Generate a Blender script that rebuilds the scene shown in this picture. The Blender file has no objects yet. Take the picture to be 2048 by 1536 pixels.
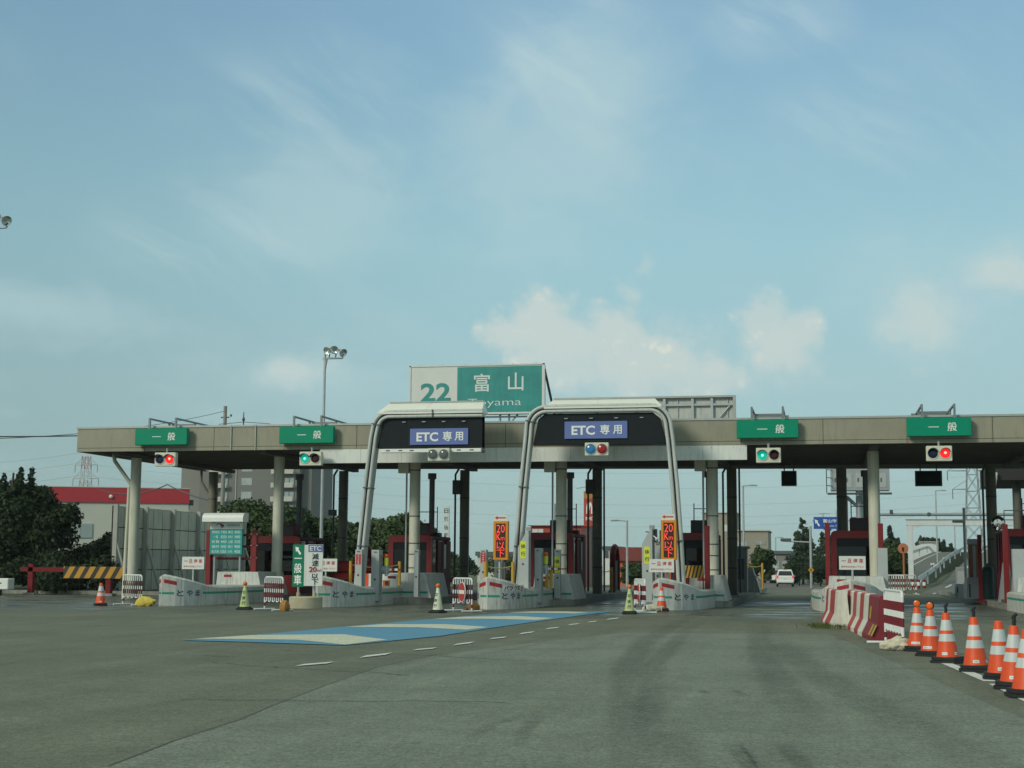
import bpy, bmesh, math, random
import numpy as np
from mathutils import Vector, Matrix
random.seed(7); np.random.seed(7)
SC = bpy.context.scene
COL = SC.collection
rad = math.radians

# ------------------------------------------------------------------ camera
F = 2950.0; EYE = 1.4
A = rad(11.8); PITCH = math.atan(360.7 / F); ROLL = math.atan(0.006)
def cam_axes():
    f = Vector((-math.sin(A) * math.cos(PITCH), math.cos(A) * math.cos(PITCH), math.sin(PITCH)))
    r0 = Vector((math.cos(A), math.sin(A), 0)); u0 = r0.cross(f)
    c, s = math.cos(ROLL), math.sin(ROLL)
    return r0 * c + u0 * s, u0 * c - r0 * s, f
CR, CU, CF = cam_axes()
cd = bpy.data.cameras.new('camera'); cam = bpy.data.objects.new('camera', cd); COL.objects.link(cam)
M = Matrix(((CR.x, CU.x, -CF.x, 0), (CR.y, CU.y, -CF.y, 0), (CR.z, CU.z, -CF.z, EYE), (0, 0, 0, 1)))
cam.matrix_world = M
cd.sensor_width = 36; cd.lens = 36 * F / 2048; cd.clip_start = .1; cd.clip_end = 6000
SC.camera = cam
def ray(px, py): return CF + CR * ((px - 1024) / F) + CU * ((768 - py) / F)
def at(px, py, Y):            # point of the plaza plane y=Y
    d = ray(px, py); t = Y / d.y; return Vector((d.x * t, Y, EYE + d.z * t))
def gnd(px, py, z=0.0):
    d = ray(px, py); t = (z - EYE) / d.z; return Vector((d.x * t, d.y * t, z))

# ------------------------------------------------------------------ light and exposure
SUN_EL, SUN_AZ = rad(30), rad(217)        # azimuth the sun stands at, clockwise from +Y
sd = bpy.data.lights.new('sun', 'SUN'); sun = bpy.data.objects.new('sun', sd); COL.objects.link(sun)
sd.energy = 2.0; sd.angle = rad(14); sd.color = (1.0, .97, .80)
sdir = Vector((math.sin(SUN_AZ) * math.cos(SUN_EL), math.cos(SUN_AZ) * math.cos(SUN_EL), math.sin(SUN_EL)))
sun.rotation_euler = (-sdir).to_track_quat('-Z', 'Y').to_euler()
SC.view_settings.view_transform = 'Standard'; SC.view_settings.look = 'None'
SC.view_settings.exposure = 0.0; SC.view_settings.gamma = 1.0

# ------------------------------------------------------------------ sky
W = bpy.data.worlds.new("World"); SC.world = W; W.use_nodes = True
nt = W.node_tree; nt.nodes.clear()
def node(t, **k):
    n = nt.nodes.new(t)
    for a, v in k.items(): setattr(n, a, v)
    return n
def lk(a, b): nt.links.new(a, b)
def mth(op, a, b=None, c=None, clamp=False):
    n = node('ShaderNodeMath', operation=op, use_clamp=clamp)
    for i, v in enumerate((a, b, c)):
        if v is None: continue
        if isinstance(v, (int, float)): n.inputs[i].default_value = v
        else: lk(v, n.inputs[i])
    return n.outputs[0]
def smooth(x, a, b, lo=0.0, hi=1.0):
    n = node('ShaderNodeMapRange', interpolation_type='SMOOTHSTEP')
    lk(x, n.inputs['Value'])
    for k, v in (('From Min', a), ('From Max', b), ('To Min', lo), ('To Max', hi)): n.inputs[k].default_value = v
    return n.outputs[0]
def noise(vec, scale, detail=4, rough=.55, dist=0.0):
    n = node('ShaderNodeTexNoise'); lk(vec, n.inputs['Vector'])
    n.inputs['Scale'].default_value = scale; n.inputs['Detail'].default_value = detail
    n.inputs['Roughness'].default_value = rough; n.inputs['Distortion'].default_value = dist
    return n.outputs['Fac']
def comb(x, y, z=0.0):
    n = node('ShaderNodeCombineXYZ')
    for i, v in enumerate((x, y, z)):
        if isinstance(v, (int, float)): n.inputs[i].default_value = v
        else: lk(v, n.inputs[i])
    return n.outputs[0]
def mixc(f, a, b):
    n = node('ShaderNodeMix', data_type='RGBA')
    if isinstance(f, (int, float)): n.inputs[0].default_value = f
    else: lk(f, n.inputs[0])
    for i, v in ((6, a), (7, b)):
        if isinstance(v, tuple): n.inputs[i].default_value = (*v, 1)
        else: lk(v, n.inputs[i])
    return n.outputs[2]
sky = node('ShaderNodeTexSky', sky_type='NISHITA', sun_disc=False)
sky.sun_elevation = SUN_EL; sky.sun_rotation = SUN_AZ; sky.air_density = 1.0; sky.dust_density = 2.2; sky.ozone_density = 1.2
tc = node('ShaderNodeTexCoord'); sp = node('ShaderNodeSeparateXYZ'); lk(tc.outputs['Generated'], sp.inputs[0])
AZ = mth('ARCTAN2', sp.outputs[0], sp.outputs[1]); EL = mth('ARCSINE', sp.outputs[2])
SKY_K = 0.1
vs = node('ShaderNodeVectorMath', operation='SCALE'); lk(sky.outputs[0], vs.inputs[0]); vs.inputs[3].default_value = SKY_K
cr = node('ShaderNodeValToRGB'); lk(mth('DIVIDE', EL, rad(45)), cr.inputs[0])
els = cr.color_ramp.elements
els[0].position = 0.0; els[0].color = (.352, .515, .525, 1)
els[1].position = 1.0; els[1].color = (.50, .60, .50, 1)  # unseen upper sky, made pale and warm to lighten the ground
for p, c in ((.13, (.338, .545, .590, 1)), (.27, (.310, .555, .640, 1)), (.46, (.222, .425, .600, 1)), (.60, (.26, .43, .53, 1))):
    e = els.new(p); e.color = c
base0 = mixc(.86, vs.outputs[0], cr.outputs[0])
azk = smooth(AZ, rad(-34), rad(-8), .84, 1.03)
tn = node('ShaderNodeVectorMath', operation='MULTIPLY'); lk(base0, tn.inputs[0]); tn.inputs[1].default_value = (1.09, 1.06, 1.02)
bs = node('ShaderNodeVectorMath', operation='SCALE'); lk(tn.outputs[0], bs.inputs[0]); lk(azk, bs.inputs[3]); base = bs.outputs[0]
# high thin cirrus in long streaks
ca, sa = math.cos(rad(33)), math.sin(rad(33))
U = mth('SUBTRACT', mth('MULTIPLY', AZ, ca), mth('MULTIPLY', EL, sa))
V = mth('ADD', mth('MULTIPLY', AZ, sa), mth('MULTIPLY', EL, ca))
warp = mth('MULTIPLY', mth('SUBTRACT', noise(comb(AZ, EL), 9, 3), .5), .05)
V2 = mth('ADD', V, warp)
st = noise(comb(mth('MULTIPLY', U, 5.0), mth('MULTIPLY', V2, 30.0), 3.1), 1.0, 6, .6, .4)
st2 = noise(comb(mth('MULTIPLY', U, 3.0), mth('MULTIPLY', V2, 9.0), 8.7), 1.0, 5, .55)
patch = None
# broad veil of thin cloud
def blob(px, py, rx, ry):
    d = ray(px, py).normalized(); a0 = math.atan2(d.x, d.y); e0 = math.asin(d.z)
    x = mth('DIVIDE', mth('SUBTRACT', AZ, a0), rx / F); y = mth('DIVIDE', mth('SUBTRACT', EL, e0), ry / F)
    return mth('SUBTRACT', 1.0, mth('SQRT', mth('ADD', mth('MULTIPLY', x, x), mth('MULTIPLY', y, y))))
def vmax(l):
    o = l[0]
    for v in l[1:]: o = mth('SMOOTH_MAX', o, v, .18)
    return o
patch = mth('ADD', mth('MULTIPLY', smooth(noise(comb(AZ, EL, 1.3), 6.5, 3), .40, .66), .35), mth('MULTIPLY', smooth(vmax([blob(640, 230, 330, 230), blob(1130, 190, 260, 260), blob(420, 470, 300, 140), blob(1560, 50, 200, 100), blob(1690, 260, 240, 150)]), .0, .7), .75), clamp=True)
hi = smooth(EL, .05, .16)
cir = mth('MULTIPLY', mth('MULTIPLY', mth('ADD', mth('MULTIPLY', smooth(st, .40, .74), .85), mth('MULTIPLY', smooth(st2, .40, .72), .5)), patch), hi)
veil = vmax([blob(1080, 330, 320, 300), blob(1180, 150, 300, 170), blob(640, 400, 330, 170), blob(60, 620, 300, 90), blob(600, 750, 260, 80),
             blob(1850, 600, 260, 180), blob(1990, 520, 160, 90)])
veil = mth('MULTIPLY', smooth(mth('ADD', veil, mth('MULTIPLY', mth('SUBTRACT', noise(comb(AZ, mth('MULTIPLY', EL, 1.6), 6.), 16, 6, .62, .5), .5), 1.3)), .0, .9), .5)
# cumulus heaps low over the roof
def billow(scale, seed):
    n = node('ShaderNodeTexVoronoi', feature='SMOOTH_F1', voronoi_dimensions='2D'); n.inputs['Scale'].default_value = scale; n.inputs['Smoothness'].default_value = .35
    n.inputs['Detail'].default_value = 2.0; n.inputs['Roughness'].default_value = .55; n.inputs['Lacunarity'].default_value = 2.3
    wob = mth('MULTIPLY', mth('SUBTRACT', noise(comb(AZ, EL, seed), 60, 3), .5), .012)
    lk(comb(mth('ADD', AZ, wob), mth('SUBTRACT', mth('MULTIPLY', EL, 1.1), wob)), n.inputs['Vector']); return n.outputs['Distance']
BL1 = billow(38, 1.0)
cn = mth('ADD', mth('MULTIPLY', mth('SUBTRACT', .42, BL1), .62), mth('MULTIPLY', mth('SUBTRACT', noise(comb(AZ, EL, 2.2), 34, 6, .62, .2), .5), .80))
heap = vmax([blob(1080, 648, 104, 96), blob(1015, 672, 86, 66), blob(1150, 695, 140, 92), blob(1240, 665, 96, 92), blob(1300, 725, 160, 90),
             blob(1130, 730, 190, 80), blob(1420, 760, 130, 55)])
wisp = mth('MULTIPLY', smooth(mth('ADD', vmax([blob(1290, 520, 36, 75), blob(1260, 600, 60, 70)]), mth('MULTIPLY', cn, 1.5)), .0, .9), .45)
heap2 = vmax([blob(1530, 642, 86, 80), blob(1600, 655, 70, 68), blob(1560, 700, 96, 66)])
def cumulus(h): return smooth(mth('ADD', h, mth('MULTIPLY', cn, .62)), .02, .54)
fade = smooth(EL, rad(4.6), rad(9.2), .30, .93)
cum = mth('MULTIPLY', mth('MAXIMUM', mth('MAXIMUM', cumulus(heap), wisp), mth('MULTIPLY', cumulus(heap2), .85)), fade)
# bright rims to the upper left, greyer bodies
lit = mth('MULTIPLY', smooth(BL1, .55, .12), smooth(noise(comb(mth('ADD', AZ, .006), mth('SUBTRACT', EL, .010), 2.2), 20, 4, .6, .15), .30, .62))
cumc = mixc(lit, (.560, .660, .640), (.730, .765, .675))
low = mth('MULTIPLY', smooth(noise(comb(AZ, mth('MULTIPLY', EL, 2.5), 4.), 11, 5, .6), .46, .75), mth('MULTIPLY', smooth(EL, rad(13), rad(6)), .35))
c1 = mixc(mth('MULTIPLY', cir, .50, clamp=True), base, (.520, .670, .690))
c1 = mixc(veil, c1, (.460, .635, .665))
c1 = mixc(low, c1, (.470, .620, .635))
bank = mth('MULTIPLY', smooth(mth('ADD', vmax([blob(1270, 735, 330, 150), blob(1130, 690, 230, 120), blob(1560, 700, 150, 90), blob(590, 742, 130, 55), blob(1840, 640, 130, 120), blob(2010, 545, 130, 70)]), mth('MULTIPLY', cn, .60)), .0, .75), .74)
c1 = mixc(bank, c1, (.570, .670, .650))
c1 = mixc(cum, c1, cumc)
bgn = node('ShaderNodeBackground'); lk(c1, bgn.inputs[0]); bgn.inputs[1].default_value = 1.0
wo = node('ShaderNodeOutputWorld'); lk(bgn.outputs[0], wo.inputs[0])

# ------------------------------------------------------------------ materials
MATS = {}
def mat(name, col, rough=.6, metal=0.0, var=.12, scale=3.0, bump=0.0, streak=None, emis=0.0, spec=.4, coat=0.0):
    m = bpy.data.materials.new(name); m.use_nodes = True; MATS[name] = m
    t = m.node_tree; b = t.nodes['Principled BSDF']
    b.inputs['Roughness'].default_value = rough; b.inputs['Metallic'].default_value = metal
    b.inputs['Specular IOR Level'].default_value = spec; b.inputs['Coat Weight'].default_value = coat
    if emis:
        b.inputs['Base Color'].default_value = (*col, 1)
        b.inputs['Emission Color'].default_value = (*col, 1); b.inputs['Emission Strength'].default_value = emis
        return m
    tc = t.nodes.new('ShaderNodeTexCoord'); n = t.nodes.new('ShaderNodeTexNoise')
    n.inputs['Scale'].default_value = scale; n.inputs['Detail'].default_value = 7; n.inputs['Roughness'].default_value = .65
    t.links.new(tc.outputs['Object'], n.inputs['Vector'])
    mr = t.nodes.new('ShaderNodeMapRange'); t.links.new(n.outputs['Fac'], mr.inputs[0])
    for i, v in enumerate((.3, .7, 1 - var, 1 + var * .6)): mr.inputs[i + 1].default_value = v
    vm = t.nodes.new('ShaderNodeVectorMath'); vm.operation = 'SCALE'; vm.inputs[0].default_value = col
    t.links.new(mr.outputs[0], vm.inputs[3]); out = vm.outputs[0]
    if streak:
        mp = t.nodes.new('ShaderNodeMapping'); mp.inputs['Scale'].default_value = (7, 7, .8)
        t.links.new(tc.outputs['Object'], mp.inputs[0])
        n2 = t.nodes.new('ShaderNodeTexNoise'); n2.inputs['Scale'].default_value = 1.3; n2.inputs['Detail'].default_value = 5
        n2.inputs['Roughness'].default_value = .7
        t.links.new(mp.outputs[0], n2.inputs['Vector'])
        m2 = t.nodes.new('ShaderNodeMapRange'); t.links.new(n2.outputs['Fac'], m2.inputs[0])
        for i, v in enumerate((.50, .72, 0, .85)): m2.inputs[i + 1].default_value = v
        mx = t.nodes.new('ShaderNodeMix'); mx.data_type = 'RGBA'
        t.links.new(m2.outputs[0], mx.inputs[0]); t.links.new(out, mx.inputs[6]); mx.inputs[7].default_value = (*streak, 1)
        out = mx.outputs[2]
    t.links.new(out, b.inputs['Base Color'])
    if bump:
        bp = t.nodes.new('ShaderNodeBump'); bp.inputs['Strength'].default_value = bump; bp.inputs['Distance'].default_value = .02
        n3 = t.nodes.new('ShaderNodeTexNoise'); n3.inputs['Scale'].default_value = scale * 12; n3.inputs['Detail'].default_value = 3
        t.links.new(tc.outputs['Object'], n3.inputs['Vector']); t.links.new(n3.outputs['Fac'], bp.inputs['Height'])
        t.links.new(bp.outputs[0], b.inputs['Normal'])
    return m
RUST = (.16, .13, .09)
mat('fascia_panel', (.275, .265, .198), .55, 0, .12, .9, streak=(.215, .207, .16))
mat('joint_dark', (.03, .03, .03), .8); mat('seam_dark', (.10, .102, .083), .9)
mat('coping', (.40, .42, .40), .4, .3)
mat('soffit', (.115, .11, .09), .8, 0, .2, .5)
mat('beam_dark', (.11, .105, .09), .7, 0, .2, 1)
mat('band_white', (.66, .69, .66), .45, 0, .06, .8, streak=(.50, .52, .49))
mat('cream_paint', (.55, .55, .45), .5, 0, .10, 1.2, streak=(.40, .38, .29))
mat('rear_shaded', (.19, .187, .145), .6, 0, .2, 1.5, streak=(.15, .14, .11))  # rear columns: canopy shade darkened into the base colour
mat('steel_band', (.10, .10, .10), .5, .5)
mat('steel_grey', (.33, .36, .36), .45, .5, .15, 2)
mat('bracket_steel', (.20, .23, .235), .5, .3, .15, 2); mat('steel_dark', (.09, .10, .105), .5, .3)
mat('galv', (.42, .45, .45), .5, .4, .15, 3)
mat('gate_frame', (.47, .50, .48), .5, .05, .10, 1.5, streak=(.33, .35, .33))
mat('hood_white', (.70, .71, .65), .4, 0, .06, 1)
mat('black_panel', (.014, .018, .022), .6, spec=.12)
mat('blue_etc', (.120, .165, .400), .35, 0, .05)
mat('panel_back', (.46, .48, .45), .6, 0, .12, .8, streak=(.33, .34, .31)); mat('sign_pale', (.56, .62, .60), .5, 0, .03); mat('sign_green', (.0, .235, .135), .45, 0, .05, 2, spec=.2)
mat('sign_dkgreen', (.0, .155, .085), .4, 0, .06, 2)
mat('sign_teal', (.035, .270, .255), .45, 0, .22, 1.1, streak=(.03, .20, .19))
mat('teal_board', (.02, .290, .270), .45, 0, .06, 2)
mat('white_paint', (.72, .74, .71), .4, 0, .05, 2)
mat('sign_white', (.62, .64, .61), .45, 0, .06, 2)
mat('text_white', (.74, .76, .74), .5, 0, .02)
mat('text_pale', (.62, .68, .66), .5, 0, .02)
mat('text_black', (.02, .02, .022), .5, 0, .02)
mat('text_navy', (.035, .05, .09), .5, 0, .1)
mat('text_red', (.42, .035, .03), .5, 0, .05)
mat('red_paint', (.175, .010, .013), .45, 0, .15, 2)
mat('red_maroon', (.15, .014, .020), .6, 0, .15, 1.5, spec=.15)
mat('red_dark', (.17, .012, .016), .6, 0, .2, 1.5, spec=.2)
mat('red_refl', (.30, .022, .03), .35, 0, .1)
mat('maroon_stripe', (.155, .012, .02), .45, 0, .1)
mat('island_white', (.52, .54, .51), .65, 0, .16, 2.2, .15, streak=(.27, .25, .20))
mat('island_rusty', (.49, .505, .48), .65, 0, .14, 1.5, .15, streak=(.22, .15, .08))
mat('conc_grey', (.27, .27, .24), .85, 0, .3, 1.2, .3, streak=(.14, .13, .11))
mat('conc_base', (.42, .38, .27), .85, 0, .2, 3, .4)
mat('kerb_conc', (.17, .17, .15), .85, 0, .3, 1.5, .3)
mat('stripe_green', (.03, .27, .185), .5, 0, .15, 5)
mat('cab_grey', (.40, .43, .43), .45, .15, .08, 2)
mat('cab_dkgrey', (.28, .30, .30), .5, .15, .1, 2)  # darker grey for side panels, kiosk, wedge block and counters
mat('yellow_pipe', (.50, .29, .03), .45, 0, .1)
mat('yellow_chain', (.42, .36, .10), .5)
mat('stick_yellow', (.62, .68, .04), .4)
mat('led_orange', (.60, .24, .015), .45, 0, .05)
mat('led_black', (.045, .012, .010), .5)
mat('led_red', (1.0, .07, .035), emis=.85)
mat('cone_orange', (.72, .080, .016), .48, 0, .14, 5, streak=(.48, .075, .03))
mat('cone_refl', (.52, .56, .56), .4, 0, .10, 8, streak=(.38, .40, .38))
mat('rubber', (.018, .020, .021), .75, 0, .3, 6)
mat('tape_white', (.66, .66, .66), .5)
mat('cone_lime', (.46, .54, .22), .5, 0, .2, 4, streak=(.55, .58, .46))
mat('cone_cream', (.62, .65, .53), .5, 0, .12, 4, streak=(.40, .45, .20))
mat('ball_orange', (.65, .14, .025), .4)
mat('amber', (.75, .13, .012), .25)
mat('pipe_white', (.68, .70, .69), .4, 0, .06, 4)
mat('bag_yellow', (.58, .45, .08), .75, 0, .15, 6, .3)
mat('bag_orange', (.34, .17, .045), .8, 0, .2, 6, .3)
mat('bag_white', (.58, .54, .42), .8, 0, .15, 6, .3)
mat('jersey_white', (.62, .61, .55), .6, 0, .14, 3, streak=(.42, .38, .30))
mat('jersey_red', (.38, .045, .04), .55, 0, .15, 3, streak=(.28, .05, .045))
mat('jersey_dark', (.20, .02, .028), .55, 0, .15, 3)
mat('refl_yellow', (.46, .33, .02), .4)
mat('hazard_black', (.03, .03, .03), .6)
mat('hazard_amber', (.50, .25, .02), .5)
mat('lamp_box', (.60, .60, .50), .5, 0, .05)
mat('lens_green_on', (.0, .42, .30), emis=.6)
mat('lens_core', (.25, 1.0, .8), emis=1.0)
mat('lens_red_on', (1.0, .015, .02), emis=.85)
mat('lens_core_red', (1.0, .45, .25), emis=1.4)
mat('lens_blue_off', (.008, .016, .055), .15, 0, .05)
mat('lens_red_off', (.045, .008, .010), .15, 0, .05)
mat('lens_grey', (.10, .115, .115), .15, 0, .1)
mat('lens_blue_pt', (.03, .19, .42), .2); mat('lens_red_pt', (.30, .015, .02), .2)
mat('wall_panel', (.40, .405, .345), .6, 0, .2, .6, streak=(.20, .20, .17))
mat('wall_panel_pale', (.52, .51, .41), .6, 0, .15, .6, streak=(.30, .29, .23)); mat('wall_frame', (.36, .37, .33), .6, 0, .15, 1)
mat('red_wall', (.42, .035, .045), .6, 0, .06, .3)
mat('white_wall', (.52, .53, .46), .7, 0, .06, .3)
mat('apt_wall', (.165, .163, .152), .8, 0, .08, .1)
mat('apt_side', (.21, .205, .19), .8, 0, .08, .1)
mat('apt_ledge', (.48, .48, .42), .8)
mat('far_glass', (.34, .40, .40), .25, 0, .3, .3)
mat('dark_glass', (.020, .026, .028), .08, 0, .2, 1, spec=.5)
mat('beige_wall', (.30, .27, .215), .8, 0, .06, .1)
mat('brick_red', (.20, .045, .04), .8, 0, .1, .3)
mat('orange_wall', (.50, .13, .06), .8, 0, .1, .3)
mat('dark_eave', (.09, .11, .115), .8)
mat('blue_sign', (.018, .085, .36), .4, 0, .05)
mat('rmc_red', (.40, .055, .035), .5, 0, .08); mat('rmc_orange', (.42, .20, .06), .5)
mat('vms_grey', (.34, .37, .38), .5, .3, .12, 1.2)
mat('van_white', (.72, .73, .72), .25, 0, .03, 2, coat=.5)
mat('tail_red', (.8, .03, .02), emis=.5)
mat('tyre', (.02, .02, .02), .8); mat('rim', (.35, .36, .37), .35, .8)
mat('bark', (.07, .055, .04), .9, 0, .3, 4, .4)
mat('pylon_grey', (.25, .28, .28), .6, .2); mat('pylon_red', (.42, .10, .07), .6); mat('pylon_white', (.52, .52, .50), .6)
mat('wire', (.10, .11, .11), .7)
mat('mirror_orange', (.36, .13, .055), .5); mat('chrome', (.6, .62, .62), .08, 1.0, .02)
mat('lampglass', (.75, .80, .78), .1, .6, .1, 3)
mat('guard_white', (.62, .65, .64), .45, .1, .1, 2)
mat('green_tank', (.02, .08, .07), .5)
mat('white_line', (.60, .62, .58), .75, 0, .22, 9)
mat('ramp_asphalt', (.125, .128, .115), .9, 0, .15, .4)
mat('embank', (.085, .10, .055), .95, 0, .35, .8)
mat('verge_soil', (.035, .045, .025), .95, 0, .4, 1.5, .5)

def paint_worn(name, col, road, amount):
    m = mat(name, col, .75, 0, .12, 2.0); t = m.node_tree; b = t.nodes['Principled BSDF']
    src = b.inputs['Base Color'].links[0].from_socket
    tc = t.nodes.new('ShaderNodeTexCoord')
    n = t.nodes.new('ShaderNodeTexNoise'); n.inputs['Scale'].default_value = 14; n.inputs['Detail'].default_value = 8; n.inputs['Roughness'].default_value = .8
    t.links.new(tc.outputs['Object'], n.inputs['Vector'])
    mr = t.nodes.new('ShaderNodeMapRange'); t.links.new(n.outputs['Fac'], mr.inputs[0])
    for i, v in enumerate((.46, .70, 0, amount)): mr.inputs[i + 1].default_value = v
    mx = t.nodes.new('ShaderNodeMix'); mx.data_type = 'RGBA'; t.links.new(mr.outputs[0], mx.inputs[0])
    t.links.new(src, mx.inputs[6]); mx.inputs[7].default_value = (*road, 1); t.links.new(mx.outputs[2], b.inputs['Base Color'])
paint_worn('paint_blue', (.085, .275, .440), (.12, .15, .15), .85)
paint_worn('paint_cream', (.60, .60, .47), (.18, .19, .17), .75)

def asphalt(name, col, col2, wet=False, tracks=1.0):
    m = bpy.data.materials.new(name); m.use_nodes = True; MATS[name] = m
    t = m.node_tree; b = t.nodes['Principled BSDF']; L = t.links.new
    tc = t.nodes.new('ShaderNodeTexCoord')
    def nz(scale, det=5, rough=.6, mp=None):
        n = t.nodes.new('ShaderNodeTexNoise'); n.inputs['Scale'].default_value = scale; n.inputs['Detail'].default_value = det; n.inputs['Roughness'].default_value = rough
        if mp:
            q = t.nodes.new('ShaderNodeMapping'); q.inputs['Scale'].default_value = mp[0]; q.inputs['Rotation'].default_value = (0, 0, mp[1])
            L(tc.outputs['Object'], q.inputs[0]); L(q.outputs[0], n.inputs['Vector'])
        else: L(tc.outputs['Object'], n.inputs['Vector'])
        return n.outputs['Fac']
    def rng(x, a, b_, c, d):
        r = t.nodes.new('ShaderNodeMapRange'); L(x, r.inputs[0])
        for i, v in enumerate((a, b_, c, d)): r.inputs[i + 1].default_value = v
        return r.outputs[0]
    def mul(a, c):
        r = t.nodes.new('ShaderNodeMath'); r.operation = 'MULTIPLY'; L(a, r.inputs[0])
        if isinstance(c, float): r.inputs[1].default_value = c
        else: L(c, r.inputs[1])
        return r.outputs[0]
    mx = t.nodes.new('ShaderNodeMix'); mx.data_type = 'RGBA'; L(rng(nz(.22, 6), .35, .65, 0, 1), mx.inputs[0])
    mx.inputs[6].default_value = (*col, 1); mx.inputs[7].default_value = (*col2, 1)
    k = mul(rng(nz(34, 4, .85), .32, .68, .45, 1.55), rng(nz(11, 6, .85), .34, .66, .68, 1.32))
    k = mul(k, rng(nz(3.2, 7, .75), .30, .70, .88, 1.12))
    k = mul(k, rng(nz(1.0, 5, .6, ((1.5, .07, 1), 0)), .36, .66, 1 - .13 * tracks, 1.06))
    k = mul(k, rng(nz(.75, 6, .65), .30, .70, .88, 1.10))
    vm = t.nodes.new('ShaderNodeVectorMath'); vm.operation = 'SCALE'; L(mx.outputs[2], vm.inputs[0]); L(k, vm.inputs[3])
    out = vm.outputs[0]
    b.inputs['Roughness'].default_value = .88; b.inputs['Specular IOR Level'].default_value = .3
    if wet:
        sp = t.nodes.new('ShaderNodeSeparateXYZ'); L(tc.outputs['Object'], sp.inputs[0])
        band = mul(rng(sp.outputs[1], 36.5, 42, 0, 1), rng(sp.outputs[1], 66, 57, 0, 1))
        w = mul(rng(nz(.9, 6, .65, ((.35, 1.3, 1), .05)), .40, .58, 0, 1), band)
        dk = t.nodes.new('ShaderNodeMix'); dk.data_type = 'RGBA'; L(mul(w, .75), dk.inputs[0]); L(out, dk.inputs[6]); dk.inputs[7].default_value = (.035, .040, .036, 1)
        out = dk.outputs[2]
        L(rng(w, 0, 1, .88, .13), b.inputs['Roughness'])
    L(out, b.inputs['Base Color'])
    bp = t.nodes.new('ShaderNodeBump'); bp.inputs['Strength'].default_value = .35; bp.inputs['Distance'].default_value = .008
    L(nz(110, 2, .7), bp.inputs['Height']); L(bp.outputs[0], b.inputs['Normal'])
asphalt('asphalt_old', (.122, .134, .098), (.155, .165, .126), wet=True)
asphalt('asphalt_new', (.150, .174, .138), (.184, .208, .170))
asphalt('asphalt_far', (.125, .125, .108), (.15, .15, .13))
def tyre_mark_mat():
    m = bpy.data.materials.new('tyre_rubber'); m.use_nodes = True; MATS['tyre_rubber'] = m
    t = m.node_tree; b = t.nodes['Principled BSDF']; b.inputs['Base Color'].default_value = (.045, .045, .043, 1); b.inputs['Roughness'].default_value = .8
    tc = t.nodes.new('ShaderNodeTexCoord'); n = t.nodes.new('ShaderNodeTexNoise'); n.inputs['Scale'].default_value = 5; n.inputs['Detail'].default_value = 8; n.inputs['Roughness'].default_value = .75
    t.links.new(tc.outputs['Object'], n.inputs['Vector'])
    at_ = t.nodes.new('ShaderNodeAttribute'); at_.attribute_name = 'fade'
    mr = t.nodes.new('ShaderNodeMapRange'); t.links.new(n.outputs['Fac'], mr.inputs[0])
    for i, v in enumerate((.32, .70, .05, .85)): mr.inputs[i + 1].default_value = v
    mu = t.nodes.new('ShaderNodeMath'); mu.operation = 'MULTIPLY'; t.links.new(mr.outputs[0], mu.inputs[0]); t.links.new(at_.outputs['Fac'], mu.inputs[1])
    t.links.new(mu.outputs[0], b.inputs['Alpha'])
tyre_mark_mat()
def foliage(name, c1, c2, scale=.8):
    m = bpy.data.materials.new(name); m.use_nodes = True; MATS[name] = m
    t = m.node_tree; b = t.nodes['Principled BSDF']; b.inputs['Roughness'].default_value = .65; b.inputs['Specular IOR Level'].default_value = .25
    tc = t.nodes.new('ShaderNodeTexCoord')
    n = t.nodes.new('ShaderNodeTexNoise'); n.inputs['Scale'].default_value = scale; n.inputs['Detail'].default_value = 4
    t.links.new(tc.outputs['Object'], n.inputs['Vector'])
    a = t.nodes.new('ShaderNodeAttribute'); a.attribute_name = 'leafrand'
    ad = t.nodes.new('ShaderNodeMath'); ad.operation = 'ADD'; t.links.new(n.outputs['Fac'], ad.inputs[0]); t.links.new(a.outputs['Fac'], ad.inputs[1])
    mr = t.nodes.new('ShaderNodeMapRange'); t.links.new(ad.outputs[0], mr.inputs[0])
    for i, v in enumerate((.6, 1.35, 0, 1)): mr.inputs[i + 1].default_value = v
    mx = t.nodes.new('ShaderNodeMix'); mx.data_type = 'RGBA'; t.links.new(mr.outputs[0], mx.inputs[0])
    mx.inputs[6].default_value = (*c1, 1); mx.inputs[7].default_value = (*c2, 1); t.links.new(mx.outputs[2], b.inputs['Base Color'])
foliage('leaf_dark', (.008, .018, .006), (.026, .048, .014))
foliage('leaf_mid', (.018, .036, .011), (.055, .092, .028))
foliage('leaf_conifer', (.016, .032, .018), (.045, .072, .035))
foliage('leaf_grass', (.05, .08, .02), (.10, .13, .04))
def glass_mat():
    m = bpy.data.materials.new('booth_glass'); m.use_nodes = True; MATS['booth_glass'] = m
    t = m.node_tree; t.nodes.clear()
    tr = t.nodes.new('ShaderNodeBsdfTransparent'); tr.inputs[0].default_value = (.26, .31, .31, 1)
    gl = t.nodes.new('ShaderNodeBsdfGlossy'); gl.inputs['Roughness'].default_value = .03; gl.inputs[0].default_value = (.8, .85, .85, 1)
    fr = t.nodes.new('ShaderNodeFresnel'); fr.inputs[0].default_value = 1.5
    mx = t.nodes.new('ShaderNodeMixShader'); t.links.new(fr.outputs[0], mx.inputs[0]); t.links.new(tr.outputs[0], mx.inputs[1]); t.links.new(gl.outputs[0], mx.inputs[2])
    o = t.nodes.new('ShaderNodeOutputMaterial'); t.links.new(mx.outputs[0], o.inputs[0])
glass_mat()

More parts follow.
